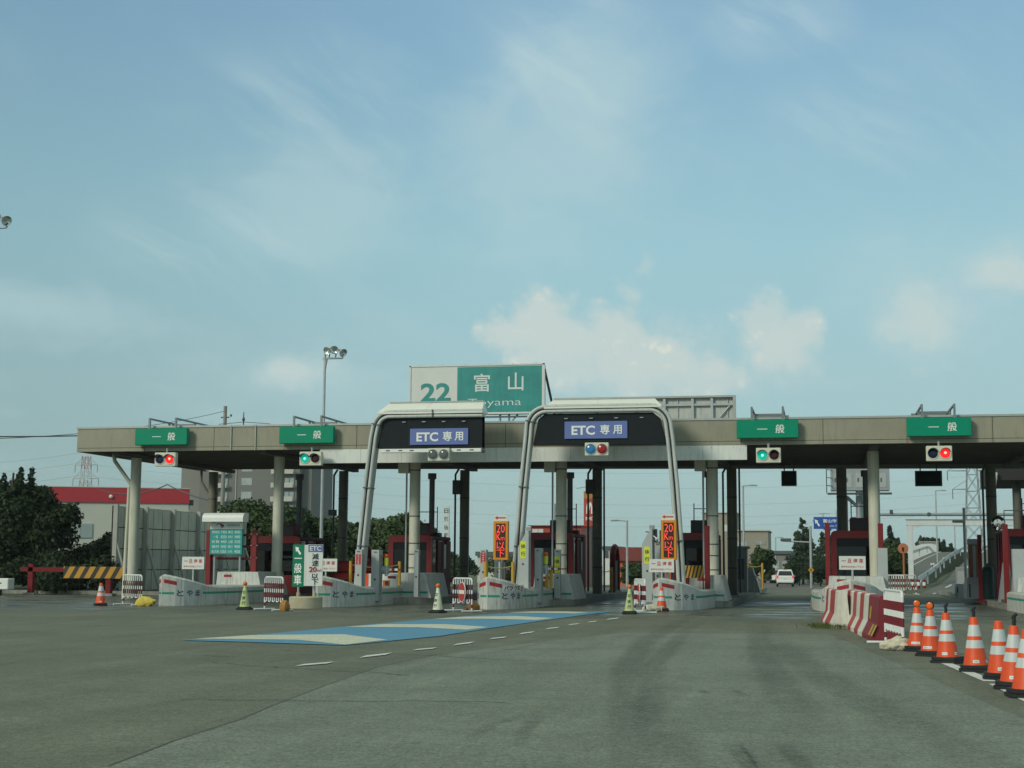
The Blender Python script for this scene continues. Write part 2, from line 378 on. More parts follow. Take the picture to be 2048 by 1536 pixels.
# ------------------------------------------------------------------ mesh builder
TXT = {}
def text_mesh(s, bold):
    k = (s, bold)
    if k not in TXT:
        c = bpy.data.curves.new('t', 'FONT'); c.body = s; c.offset = bold; c.resolution_u = 3
        o = bpy.data.objects.new('t', c); COL.objects.link(o)
        dg = bpy.context.evaluated_depsgraph_get(); dg.update()
        m = bpy.data.meshes.new_from_object(o.evaluated_get(dg))
        vs = [(v.co.x, v.co.y) for v in m.vertices]; fs = [tuple(p.vertices) for p in m.polygons]
        bpy.data.objects.remove(o); bpy.data.curves.remove(c); bpy.data.meshes.remove(m)
        TXT[k] = (vs, fs)
    return TXT[k]
class MB:
    def __init__(self): self.v = []; self.f = []; self.m = []; self.sm = []
    def add(self, vs, fs, m, smooth=False):
        o = len(self.v); self.v += [tuple(p) for p in vs]
        for f in fs: self.f.append(tuple(o + i for i in f)); self.m.append(m); self.sm.append(smooth)
        return self
    def box(self, c, s, m, rz=0.0, bev=0.0, R=None):
        c = Vector(c); h = Vector(s) / 2
        if R is None: R = Matrix.Rotation(rz, 3, 'Z')
        if bev > 0:
            b = min(bev, *(x * .95 for x in h)); vs = []; idx = {}
            for sx in (-1, 1):
                for sy in (-1, 1):
                    for sz in (-1, 1):
                        for a in range(3):
                            p = [sx * h.x, sy * h.y, sz * h.z]
                            for q in range(3):
                                if q != a: p[q] -= (sx, sy, sz)[q] * b
                            idx[(sx, sy, sz, a)] = len(vs); vs.append(c + R @ Vector(p))
            fs = []
            for a in range(3):
                o1, o2 = [(1, 2), (0, 2), (0, 1)][a]
                for s1 in (-1, 1):
                    q = []
                    for u, w in ((-1, -1), (1, -1), (1, 1), (-1, 1)):
                        k = [0, 0, 0]; k[a] = s1; k[o1] = u; k[o2] = w; q.append(idx[(*k, a)])
                    fs.append(q)
                for u in (-1, 1):
                    for w in (-1, 1):
                        k0 = [0, 0, 0]; k0[o1] = u; k0[o2] = w; k1 = list(k0); k0[a] = -1; k1[a] = 1
                        fs.append([idx[(*k0, o1)], idx[(*k1, o1)], idx[(*k1, o2)], idx[(*k0, o2)]])
            for sx in (-1, 1):
                for sy in (-1, 1):
                    for sz in (-1, 1): fs.append([idx[(sx, sy, sz, a)] for a in range(3)])
            return self.add(vs, fs, m)
        vs = [c + R @ Vector((x * h.x, y * h.y, z * h.z)) for x in (-1, 1) for y in (-1, 1) for z in (-1, 1)]
        return self.add(vs, [(0, 1, 3, 2), (4, 6, 7, 5), (0, 4, 5, 1), (2, 3, 7, 6), (0, 2, 6, 4), (1, 5, 7, 3)], m)
    def bx(self, x0, x1, y0, y1, z0, z1, m, bev=0.0):
        return self.box(((x0 + x1) / 2, (y0 + y1) / 2, (z0 + z1) / 2), (abs(x1 - x0), abs(y1 - y0), abs(z1 - z0)), m, bev=bev)
    def tube(self, pts, r, m, n=10, r2=None, cap=True, bands=None):
        pts = [Vector(p) for p in pts]; rs = [r] * len(pts) if r2 is None else [r + (r2 - r) * i / (len(pts) - 1) for i in range(len(pts))]
        rings = []; up = None
        for i, p in enumerate(pts):
            d = ((pts[min(i + 1, len(pts) - 1)] - p).normalized() + (p - pts[max(i - 1, 0)]).normalized())
            d = d.normalized() if d.length > 1e-6 else Vector((0, 0, 1))
            if up is None: up = Vector((0, 0, 1)) if abs(d.z) < .9 else Vector((0, 1, 0))
            a = d.cross(up).normalized(); b = a.cross(d).normalized(); up = b
            rings.append([p + (a * math.cos(2 * math.pi * k / n) + b * math.sin(2 * math.pi * k / n)) * rs[i] for k in range(n)])
        vs = [q for R_ in rings for q in R_]
        for i in range(len(pts) - 1):
            mm = m if bands is None else bands((pts[i] + pts[i + 1]) / 2)
            o = len(self.v)
            self.add(rings[i] + rings[i + 1], [(k, (k + 1) % n, n + (k + 1) % n, n + k) for k in range(n)], mm, True)
        if cap:
            self.add(rings[0], [tuple(range(n))[::-1]], m if bands is None else bands(pts[0])); self.add(rings[-1], [tuple(range(n))], m if bands is None else bands(pts[-1]))
        return self
    def lathe(self, prof, m, n=20, c=(0, 0, 0), axis='Z', mats=None, a0=0, a1=2 * math.pi):
        c = Vector(c); full = abs(a1 - a0 - 2 * math.pi) < 1e-6; nn = n if full else n + 1
        def P(r, z, k):
            t = a0 + (a1 - a0) * k / n; x, y = r * math.cos(t), r * math.sin(t)
            return c + (Vector((x, y, z)) if axis == 'Z' else Vector((x, -z, y)) if axis == 'Y' else Vector((z, x, y)))
        for i in range(len(prof) - 1):
            (r0, z0), (r1, z1) = prof[i], prof[i + 1]
            vs = [P(r0, z0, k) for k in range(nn)] + [P(r1, z1, k) for k in range(nn)]
            fs = [(k, (k + 1) % nn, nn + (k + 1) % nn, nn + k) for k in range(n)]
            self.add(vs, fs, mats[i] if mats else m, True)
        return self
    def prism(self, poly, z0, z1, m, top_inset=0.0, frame=None, side=None):
        n = len(poly); fr = frame or (lambda x, y, z: (x, y, z))
        ztop = z1 if callable(z1) else (lambda x, y: z1)
        vs = [fr(x, y, z0) for x, y in poly] + [fr(x, y, ztop(x, y)) for x, y in poly]
        self.add(vs, [(i, (i + 1) % n, n + (i + 1) % n, n + i) for i in range(n)], side or m)
        self.add(vs[n:], [tuple(range(n))], m); self.add(vs[:n], [tuple(range(n))[::-1]], m)
        return self
    def quad(self, a, b, c, d, m): return self.add([a, b, c, d], [(0, 1, 2, 3)], m)
    def text(self, s, c, h, m, w=None, R=(1, 0, 0), U=(0, 0, 1), bold=0.0, warp=None, em=False):
        vs, fs = text_mesh(s, bold)
        x0 = min(v[0] for v in vs); x1 = max(v[0] for v in vs); y0 = min(v[1] for v in vs); y1 = max(v[1] for v in vs)
        if em: y0, y1 = -.12, .88
        sy = h / (y1 - y0); sx = sy if w is None else w / (x1 - x0)
        q = [((x - (x0 + x1) / 2) * sx, (y - (y0 + y1) / 2) * sy) for x, y in vs]
        if warp: return self.add([warp(u, v) for u, v in q], fs, m)
        c = Vector(c); R = Vector(R).normalized(); U = Vector(U).normalized()
        return self.add([c + R * u + U * v for u, v in q], fs, m)
    def disc(self, c, r, m, n=20, R=(1, 0, 0), U=(0, 0, 1)):
        c = Vector(c); R = Vector(R); U = Vector(U)
        return self.add([c + R * r * math.cos(2 * math.pi * k / n) + U * r * math.sin(2 * math.pi * k / n) for k in range(n)], [tuple(range(n))], m)
    def mesh(self, name, off=(0, 0, 0), fix=True):
        me = bpy.data.meshes.new(name); o = Vector(off)
        me.from_pydata([tuple(Vector(p) - o) for p in self.v], [], self.f)
        ms = list(dict.fromkeys(self.m))
        for x in ms: me.materials.append(MATS[x])
        ix = {x: i for i, x in enumerate(ms)}
        me.polygons.foreach_set('material_index', [ix[x] for x in self.m]); me.polygons.foreach_set('use_smooth', self.sm)
        me.update(); return me
    def build(self, name, parent=None, world=False):
        """world=True: the coordinates are world ones; the object keeps its parent's origin."""
        off = (0, 0, 0)
        if parent is not None and world:
            r = parent
            while r is not None: off = Vector(off) + r.location; r = r.parent
        o = bpy.data.objects.new(name, self.mesh(name, off)); COL.objects.link(o)
        if parent is not None: o.parent = parent
        return o
def tag(o, label=None, cat=None, group=None, kind=None):
    if label: o['label'] = label
    if cat: o['category'] = cat
    if group: o['group'] = group
    if kind: o['kind'] = kind
    return o
def thing(name, label, cat, loc=(0, 0, 0), rz=0.0, group=None):
    o = bpy.data.objects.new(name, None); COL.objects.link(o); o.location = loc; o.rotation_euler = (0, 0, rz)
    o.empty_display_size = .2
    return tag(o, label, cat, group)
def kids(o): return [c for c in COL.objects if c.parent == o]
def dup(o, loc=None, rz=None, label=None, group=None, parent=None):
    c = o.copy(); COL.objects.link(c)
    if parent is not None: c.parent = parent
    if loc is not None: c.location = loc
    if rz is not None: c.rotation_euler = (0, 0, rz)
    if label: c['label'] = label
    if group: c['group'] = group
    for k in kids(o): dup(k, parent=c)
    return c
def single(mb, name, label, cat, loc, group=None, rz=0.0):
    o = mb.build(name); o.location = loc; o.rotation_euler = (0, 0, rz); return tag(o, label, cat, group)
def struct(mb, name): return tag(mb.build(name), kind='structure')

# ------------------------------------------------------------------ ground
def gz(y): return 0.0 if y < 72 else -.75 * min(1, (y - 72) / 90.0)
g = MB()
ys = [-60, 72, 90, 110, 130, 162, 260, 500, 1500, 3500]; xs = [-2500, -600, -200, -60, -30, 0, 30, 60, 200, 600, 2500]
gv = [(x, y, gz(y) - .012) for y in ys for x in xs]; nx = len(xs)
g.add(gv, [(j * nx + i, j * nx + i + 1, (j + 1) * nx + i + 1, (j + 1) * nx + i) for j in range(len(ys) - 1) for i in range(nx - 1)], 'embank')
struct(g, 'ground')
g = MB(); rows = [(-40, -45, 40), (49, -45, 40), (60, -29, 40), (72, -29, 40), (95, -29, 32)]
g.add([p for y, a, b in rows for p in ((a, y, gz(y)), (b, y, gz(y)))], [(2 * i, 2 * i + 1, 2 * i + 3, 2 * i + 2) for i in range(len(rows) - 1)], 'asphalt_old')
struct(g, 'road')
g = MB(); rows = [(95, -16, 6.0), (110, -10, 4.6), (130, -8, 3), (162, -8.5, 1.5), (230, -12, -2), (400, -16, -4)]
g.add([p for y, a, b in rows for p in ((a, y, gz(y) + .004), (b, y, gz(y) + .004))], [(2 * i, 2 * i + 1, 2 * i + 3, 2 * i + 2) for i in range(len(rows) - 1)], 'asphalt_far')
struct(g, 'avenue')
# newer lighter asphalt in front, its seam seen left, far and right
seam = [(215, 1534), (350, 1482), (480, 1440), (545, 1412), (650, 1372), (755, 1335), (865, 1312), (1000, 1294), (1130, 1279), (1245, 1266), (1400, 1267), (1560, 1267), (1655, 1268), (1705, 1288), (1800, 1330), (1900, 1375), (2050, 1440)]
pts = [gnd(*p) for p in seam]
poly = [(-11, -12)] + [(p.x, p.y) for p in pts] + [(pts[-1].x + .6, 8), (pts[-1].x + .5, -12)]
g = MB(); g.add([(x, y, .004) for x, y in poly], [tuple(range(len(poly)))], 'asphalt_new')
struct(g, 'pavement')
g = MB()
for i in range(7):
    a, b = pts[i], pts[i + 1]; d = Vector((b.y - a.y, a.x - b.x, 0)).normalized() * (.009 - .0008 * i)
    g.quad(a + d + Vector((0, 0, .008)), b + d + Vector((0, 0, .008)), b - d + Vector((0, 0, .008)), a - d + Vector((0, 0, .008)), 'seam_dark')
struct(g, 'pavement_joint')
g = MB()
for px, py, L_, dx, dy in ((1690, 1282, 2.2, .5, -.9), (1770, 1338, 1.8, .9, .4), (820, 1352, 4.0, -.9, .45), (1010, 1300, 3.0, .8, .6), (360, 1400, 3.5, .95, .3), (560, 1300, 5.0, .9, -.4)):
    p = gnd(px, py); rs = np.random.RandomState(px); d = Vector((dx, dy, 0)).normalized(); n_ = int(L_ / .12); Q = [p]
    for i in range(n_): Q.append(Q[-1] + (d + Vector((rs.uniform(-.6, .6), rs.uniform(-.6, .6), 0))).normalized() * .12)
    for i in range(n_):
        w = Vector((-(Q[i + 1] - Q[i]).y, (Q[i + 1] - Q[i]).x, 0)).normalized() * .010
        z = Vector((0, 0, .0085)); g.quad(Q[i] + w + z, Q[i] - w + z, Q[i + 1] - w + z, Q[i + 1] + w + z, 'crack_dark')
mat('crack_dark', (.04, .04, .035), .95)
struct(g, 'pavement_cracks')
# painted markings
def sheet(mb, pxs, m, z): 
    q = [gnd(*p) for p in pxs]; mb.add([(p.x, p.y, z) for p in q], [tuple(range(len(q)))], m)
g = MB()
sheet(g, [(362, 1281.5), (510, 1271), (680, 1255), (830, 1242), (960, 1231), (1020, 1226.5), (1120, 1223.5), (1235, 1223.5), (1180, 1229), (1080, 1243), (975, 1258), (880, 1273), (690, 1291.6), (490, 1285)], 'paint_blue', .012)
struct(g, 'lane_paint')
g = MB()
for c in ([(389, 1279), (506, 1271.5), (687, 1270), (775, 1281), (689, 1291), (594, 1281)],
          [(689, 1255), (770, 1249.6), (892, 1249.6), (977, 1255.4), (933, 1260.8), (838, 1256)],
          [(865, 1239), (926, 1234.6), (1033, 1233.2), (1109, 1237.4), (1072, 1241), (970, 1238.6)],
          [(1015, 1226.3), (1060, 1224), (1130, 1223.7), (1178, 1226), (1150, 1227.8), (1085, 1226.6)]): sheet(g, c, 'paint_cream', .016)
struct(g, 'lane_chevrons')
dashes = [(590, 1332, 670, 1326), (718, 1315, 785, 1308), (824, 1301, 875, 1297), (905, 1290.5, 950, 1285.5), (978, 1278.5, 1015, 1275), (1037, 1268.5, 1070, 1264.5), (1090, 1258.5, 1120, 1255.5), (1135, 1250.5, 1160, 1248), (1175, 1245, 1195, 1243), (1212, 1239.6, 1240, 1236.6)]
g = MB()
for a, b, c, d in dashes:
    h = (d - b) * -.5 + .6
    sheet(g, [(a, b + h * .5), (a + (c - a) * .22, b - h * .7), (c, d - h * .4), (c - (c - a) * .2, d + h * .7)], 'white_line', .012)
for (x0, y0, x1, y1) in ((1.50, 26.5, 1.58, 24.6), (1.66, 23.0, 1.93, 19.3), (1.95, 18.9, 2.1, 15.5)):
    g.quad((x0, y0, .006), (x0 + .16, y0, .006), (x1 + .16, y1, .006), (x1, y1, .006), 'white_line')
struct(g, 'lane_line')
# tyre marks: thin rubber films
def tyre(name, tracks):
    V_, F_, Fd = [], [], []
    for path, wdt, k in tracks:
        P = [gnd(*p) for p in path]; Q = []
        for i in range(len(P) - 1):
            for s in range(6): Q.append(P[i].lerp(P[i + 1], s / 6))
        Q.append(P[-1]); n = len(Q)
        for i, p in enumerate(Q):
            d = (Q[min(i + 1, n - 1)] - Q[max(i - 1, 0)]).normalized(); s = Vector((d.y, -d.x, 0))
            e = (.85 if wdt > .35 else .55) * k * min(1, 3.5 * i / n, 3.5 * (n - 1 - i) / n)
            for u, f_ in ((-1, 0), (-.45, 1), (.45, 1), (1, 0)):
                V_.append((p.x + s.x * u * wdt / 2, p.y + s.y * u * wdt / 2, .009)); Fd.append(e * f_)
        o = len(V_) - 4 * n
        for i in range(n - 1):
            for j in range(3): F_.append((o + 4 * i + j, o + 4 * i + j + 1, o + 4 * i + j + 5, o + 4 * i + j + 4))
    me = bpy.data.meshes.new(name); me.from_pydata(V_, [], F_); me.materials.append(MATS['tyre_rubber'])
    a = me.attributes.new('fade', 'FLOAT', 'POINT'); a.data.foreach_set('value', Fd)
    o = bpy.data.objects.new(name, me); COL.objects.link(o); return tag(o, kind='structure')
tyre('tyre_marks', [
    ([(1282, 1560), (1262, 1440), (1256, 1340), (1290, 1280), (1420, 1215)], .55, .42),
    ([(1330, 1560), (1296, 1420), (1310, 1330), (1372, 1262), (1440, 1222)], .40, .36),
    ([(1640, 1480), (1580, 1400), (1535, 1330), (1515, 1275), (1512, 1230)], .60, .38),
    ([(2000, 1540), (1800, 1440), (1640, 1350), (1560, 1290), (1540, 1240)], .7, .34),
    ([(1380, 1560), (1350, 1480), (1340, 1460)], .4, .3),
    ([(1464, 1482), (1520, 1560)], .22, .75), ([(1474, 1482), (1532, 1560)], .05, .9), ([(1556, 1482), (1630, 1560)], .22, .7), ([(1400, 1380), (1420, 1392)], .14, .7), ([(1466, 1380), (1492, 1394)], .14, .7),
    ([(920, 1495), (985, 1450), (1080, 1425)], .18, .55), ([(1030, 1500), (1056, 1455), (1080, 1428)], .20, .6),
    ([(965, 1311), (1050, 1294), (1150, 1276)], .13, .5), ([(990, 1309), (1080, 1292), (1155, 1278)], .08, .4),
    ([(220, 1365), (300, 1364)], .3, .4), ([(390, 1310), (480, 1316)], .4, .35), ([(1670, 1275), (1692, 1284)], .25, .6)])

# ------------------------------------------------------------------ canopy
def soffit_back(x): return 62.7 + (x + 27.25) * .1
CX0, CX1, CYF, ZB, ZT = -27.25, 15.2, 50.72, 5.5, 6.42
cp = thing('toll_canopy', 'long flat beige roof on round columns spanning all the toll lanes', 'canopy', (-6, 52, 0))
b = MB()
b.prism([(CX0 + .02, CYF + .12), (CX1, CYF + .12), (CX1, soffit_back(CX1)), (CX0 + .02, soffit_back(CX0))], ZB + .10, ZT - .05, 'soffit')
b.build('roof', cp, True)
b = MB()
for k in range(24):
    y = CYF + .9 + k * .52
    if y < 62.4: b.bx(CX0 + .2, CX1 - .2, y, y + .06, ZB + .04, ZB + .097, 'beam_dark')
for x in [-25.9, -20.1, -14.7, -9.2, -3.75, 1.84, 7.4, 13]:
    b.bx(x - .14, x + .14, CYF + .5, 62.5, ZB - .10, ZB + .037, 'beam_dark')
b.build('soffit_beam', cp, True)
b = MB(); pw = 2.74; x = CX0; i = 0
b.bx(CX0 + .01, CX1, CYF + .04, CYF + .11, ZB, ZT - .03, 'joint_dark')
while x < CX1 - .1:
    x2 = min(x + pw - .018, CX1)
    b.bx(x, x2, CYF, CYF + .035, ZB + .13, ZT - .075, 'fascia_panel'); b.bx(x, x2, CYF - .003, CYF + .035, ZB - .01, ZB + .115, 'fascia_panel'); x += pw
yb = soffit_back(CX0)
for k in range(5):
    y0 = CYF + .12 + k * (yb - CYF - .12) / 5; y1 = y0 + (yb - CYF - .12) / 5 - .02
    b.bx(CX0 - .03, CX0 + .01, y0, y1, ZB - .01, ZT - .075, 'fascia_panel')
b.build('fascia', cp, True)
b = MB(); b.bx(CX0 - .05, CX1, CYF - .03, CYF + .2, ZT - .07, ZT, 'coping'); b.bx(CX0 - .05, CX0 + .1, CYF + .2, yb, ZT - .07, ZT, 'coping'); b.build('coping', cp, True)
b = MB()
for xx in (-21.1, -20.15): b.tube([(xx, CYF - .03, ZB - .02), (xx, CYF - .03, ZT)], .022, 'galv', 6)
b.tube([(-21.6, CYF - .02, ZT + .03), (-20.6, CYF - .02, ZT + .10), (-19.6, CYF - .02, ZT + .02)], .012, 'wire', 5); b.build('conduit', cp, True)
b = MB(); b.bx(-17.68, -2.41, 50.715, 50.9, 4.985, 5.482, 'band_white')
for k in range(1, 10): b.bx(-17.68 + k * 1.53, -17.67 + k * 1.53, 50.711, 50.715, 5.0, 5.47, 'steel_grey')
for k in range(20): b.bx(-17.3 + k * .76, -17.28 + k * .76, 50.71, 50.715, 5.40, 5.42, 'joint_dark')
b.build('white_band', cp, True)
FRONT = [(-25.94, 0), (-20.08, 0), (-14.73, 1), (-9.21, 1), (-3.75, 1), (1.84, 0), (7.4, 0), (13.0, 0)]
for x, bands in FRONT:
    b = MB(); z0 = .15 if x > -25 else 0
    b.lathe([(.20, z0), (.20, ZB - .1)], 'cream_paint', 24, (x, 53, 0)); b.lathe([(.24, z0), (.24, .55), (.2, .6)], 'conc_grey', 20, (x, 53, 0))
    if bands:
        for z in (1.25, 1.75, 2.15, 3.15, 4.85): b.lathe([(.205, z - .02), (.209, z - .02), (.209, z + .02), (.205, z + .02)], 'steel_band', 20, (x, 53, 0))
        b.tube([(x - .33, 53.02, .5), (x - .33, 53.02, 4.9)], .035, 'steel_grey', 8); b.bx(x - .62, x - .22, 52.85, 53.15, 4.75, 5.3, 'lamp_box')
    b.build('column', cp, True)
for j, (px) in enumerate((440, 698, 938, 1200, 1466, 1683, 1978)):
    x = at(px, 1000, 62.4).x; b = MB()
    b.lathe([(.205, 0), (.205, ZB - .1)], 'rear_shaded', 20, (x, 61.6, 0))
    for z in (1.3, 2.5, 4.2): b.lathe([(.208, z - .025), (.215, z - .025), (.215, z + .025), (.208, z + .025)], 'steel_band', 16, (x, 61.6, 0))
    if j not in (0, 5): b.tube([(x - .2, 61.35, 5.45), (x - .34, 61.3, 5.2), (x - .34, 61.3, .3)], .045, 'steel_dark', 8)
    if j in (2, 3): b.bx(x - .42, x - .12, 61.1, 61.35, 4.35, 4.95, 'steel_dark')
    if j == 1: b.bx(x - .5, x - .2, 61.1, 61.35, 3.45, 3.7, 'steel_dark')
    if j in (3, 4): b.tube([(x + .32, 61.4, 5.45), (x + .32, 61.4, .3)], .04, 'steel_dark', 8)
    b.build('column', cp, True)
b = MB()
b.tube([(-26.1, 53, 4.35), (-26.85, 53, 5.3), (-26.9, 53, 5.55)], .075, 'cream_paint', 10); b.tube([(-26.3, 53.02, 0), (-26.22, 53.02, 4.3)], .06, 'cream_paint', 10)
b.build('downpipe', cp, True)
b = MB(); b.tube([(-26.55, 61.6, 4.3), (-27.0, 61.6, 5.0), (-27.0, 61.6, 5.5)], .06, 'rear_shaded', 8); b.build('downpipe', cp, True)

# lane signs with their frames on the roof
def lane_sign(x, label, dz=0.0):
    t = thing('lane_sign', label, 'lane sign', (x, 50.5, 5.69), 0, 'green lane signs on the canopy front')
    b = MB(); b.box((0, 0, .305), (2.06, .22, .61), 'sign_green', bev=.015)
    b.bx(-.34, .0, -.118, -.112, .29, .315, 'text_white'); b.text('般', (.42, -.115, .305), .30, 'text_white', bold=.012); b.build('panel', t)
    b = MB()
    for xx in (-.52, .52):
        b.box((xx, .02, .86), (.07, .07, .5), 'bracket_steel'); b.box((xx, 1.9, 1.08), (.055, 3.8, .06), 'bracket_steel'); b.box((xx, 3.7, .90), (.08, .08, .36), 'bracket_steel')
        b.box((xx, 1.7, .90), (.07, .07, .30), 'bracket_steel')
    b.box((0, 1.9, 1.02), (.96, .07, .07), 'bracket_steel'); b.box((0, 3.72, 1.14), (1.3, .10, .06), 'bracket_steel'); b.box((.1, 3.3, .92), (1.2, .08, .07), 'bracket_steel')
    if dz: b.v = [(p[0], p[1], p[2] - dz) for p in b.v]
    b.build('frame', t); return t
for x, l in ((-23.73, 'green 一般 lane sign at the left end of the canopy, above the farthest left signal'),
             (-18.10, 'green 一般 lane sign left of both ETC gates, nearer to them'),
             (-1.70, 'green 一般 lane sign just right of the wide ETC gate, above the green signal'),
             (3.89, 'rightmost green 一般 lane sign, above the red signal at the right')): lane_sign(x, l, .10 if x < -10 else .03)

# signals
def signal(x, y, z, left, right, label, w=.82, h=.50, visor=True):
    t = thing('lane_signal', label, 'signal', (x, y, z), 0, 'two-lamp lane signals under the canopy')
    b = MB(); b.box((0, 0, 0), (w, .22, h), 'lamp_box', bev=.015); visor and b.tube([(0, .05, h / 2), (0, .05, h / 2 + .16)], .04, 'steel_grey', 8); b.build('housing', t)
    for sx, m in ((-.20, left), (.19, right)):
        b = MB()
        prof = [(0.0, -.155), (.08, -.152), (.14, -.13), (.165, -.105)]
        b.lathe(prof, m, 18, (sx, 0, 0), 'Y', mats=None)
        b.v = [(p[0], -abs(p[1]), p[2]) for p in b.v]
        if m == 'lens_green_on': b.disc((sx, -.158, .0), .045, 'lens_core', 12)
        if m == 'lens_red_on': b.disc((sx, -.158, .02), .045, 'lens_core_red', 12)
        b.build('lens', t)
        b = MB(); b.lathe([(.168, .108), (.185, .108), (.185, .135), (.168, .135)], 'lamp_box' if visor else 'steel_grey', 20, (sx, 0, 0), 'Y')
        if visor: b.lathe([(.175, .108), (.178, .30)], 'steel_dark', 14, (sx, 0, 0), 'Y', a0=rad(15), a1=rad(165))
        b.build('visor', t)
    return t
signal(-23.44, 50.3, 5.14, 'lens_blue_off', 'lens_red_on', 'lit red lane signal near the left end of the canopy')
signal(-17.85, 50.3, 5.12, 'lens_green_on', 'lens_red_off', 'lit green lane signal beside the left end of the white band')
signal(-1.67, 50.3, 5.09, 'lens_green_on', 'lens_red_off', 'lit green lane signal beside the right end of the white band')
signal(3.86, 50.3, 5.10, 'lens_blue_off', 'lens_red_on', 'lit red lane signal at the right, under the last green sign')
for px, w in ((1578, .62), (1857, 1.05)):
    p = at(px, 957, 61.5); b = MB(); b.box((0, 0, 0), (w, .14, .62), 'steel_dark', bev=.01)
    for s in (-.3, .3): b.tube([(s * w, 0, .31), (s * w, 0, 5.5 - p.z)], .025, 'steel_dark', 6)
    b.box((0, -.075, 0), (w * .9, .012, .54), 'black_panel')
    single(b, 'hanging_sign', 'small dark board hanging under the rear edge of the canopy right of the green signal' if px < 1700 else 'wider dark board hanging under the rear canopy edge below the right red signal', 'board', p, 'dark boards hanging under the canopy')

# roof sign 22 富山
t = thing('name_sign', 'big teal and white exit sign 22 富山 standing on the roof', 'sign', (-12.89, 55, 7.12))
b = MB(); b.bx(-2.65, 2.65, 0, .34, 0, 1.92, 'sign_white', bev=.02)
b.bx(-2.56, -.76, -.008, .0, .08, 1.84, 'sign_white'); b.bx(-.76, 2.56, -.010, .0, .08, 1.84, 'sign_teal')
b.text('22', (-1.62, -.02, .88), .72, 'sign_teal', w=1.2, bold=.025); b.text('富', (.22, -.02, 1.22), .70, 'text_pale', bold=.01); b.text('山', (1.55, -.02, 1.24), .70, 'text_pale', bold=.01)
b.text('Toyama', (.72, -.02, .42), .36, 'text_pale', w=2.1, bold=-.008)
b.bx(-2.68, 2.68, -.03, .0, 0, .05, 'sign_white'); b.bx(-2.68, 2.68, -.03, 0, 1.88, 1.93, 'sign_white'); b.bx(-2.68, -2.62, -.03, 0, 0, 1.93, 'sign_white'); b.bx(2.60, 2.68, -.03, 0, 0, 1.93, 'sign_white')
for k in range(6): b.tube([(-2.3 + k * .92, .17, 1.92), (-2.3 + k * .92, .17, 1.98)], .03, 'galv', 6)
b.build('panel', t)
b = MB()
for xx in (-2.0, -.6, .9, 1.25, 2.2): b.tube([(xx, .2, -.75), (xx, .2, .02)], .045, 'steel_grey', 8)
b.tube([(2.62, .25, 1.75), (2.95, 1.6, -.7)], .05, 'steel_dark', 8); b.tube([(1.0, .2, -.65), (1.6, .2, .0)], .035, 'steel_grey', 6); b.bx(-2.4, 2.5, .15, .25, -.12, -.06, 'steel_grey')
b.build('support', t)
t = thing('reversed_sign', 'grey back of a roof sign with ribs, behind the wide ETC gate', 'sign', (-6.6, 55, 6.6))
b = MB(); b.bx(-3.2, 3.55, .10, .16, -.2, 1.02, 'panel_back'); b.build('panel', t)
b = MB()
for xx in (-3.1, -1.7, -.2, .95, 2.0, 2.72): b.bx(xx - .05, xx + .05, -.02, .09, -.2, 1.0, 'galv')
b.bx(-3.25, 3.6, -.06, .2, 1.02, 1.09, 'coping'); b.bx(3.5, 3.6, -.06, .2, -.2, 1.02, 'coping'); b.bx(-3.2, 3.5, -.01, .05, .72, .79, 'galv')
b.tube([(2.75, .03, .0), (3.45, .03, .78)], .03, 'galv', 6); b.tube([(1.2, .05, .2), (.6, .05, .2)], .03, 'steel_dark', 6); b.tube([(3.3, .08, 0), (3.3, .08, 1)], .025, 'galv', 6); b.tube([(1.45, .08, 0), (1.45, .08, 1)], .025, 'galv', 6)
b.build('frame', t)

# ------------------------------------------------------------------ ETC gates
def arc(c, r, a0, a1, n=7): return [(c[0] + r * math.cos(rad(a0 + (a1 - a0) * i / n)), c[1] + r * math.sin(rad(a0 + (a1 - a0) * i / n))) for i in range(n + 1)]
def sweep_xz(mb, path, y0, y1, w, m):
    """square section swept along a path in the XZ plane"""
    P = [Vector((x, 0, z)) for x, z in path]; ring = []
    for i, p in enumerate(P):
        d = (P[min(i + 1, len(P) - 1)] - P[max(i - 1, 0)]).normalized(); n = Vector((-d.z, 0, d.x))
        ring.append([(p.x + n.x * s * w / 2, yy, p.z + n.z * s * w / 2) for s, yy in ((1, y0), (1, y1), (-1, y1), (-1, y0))])
    for i in range(len(P) - 1): mb.add(ring[i] + ring[i + 1], [(k, (k + 1) % 4, 4 + (k + 1) % 4, 4 + k) for k in range(4)], m)
    mb.add(ring[0], [(0, 1, 2, 3)], m); mb.add(ring[-1], [(3, 2, 1, 0)], m)
def offset(path, d):
    P = [Vector((x, 0, z)) for x, z in path]; o = []
    for i, p in enumerate(P):
        t_ = (P[min(i + 1, len(P) - 1)] - P[max(i - 1, 0)]).normalized(); o.append((p.x - t_.z * d, p.z + t_.x * d))
    return o
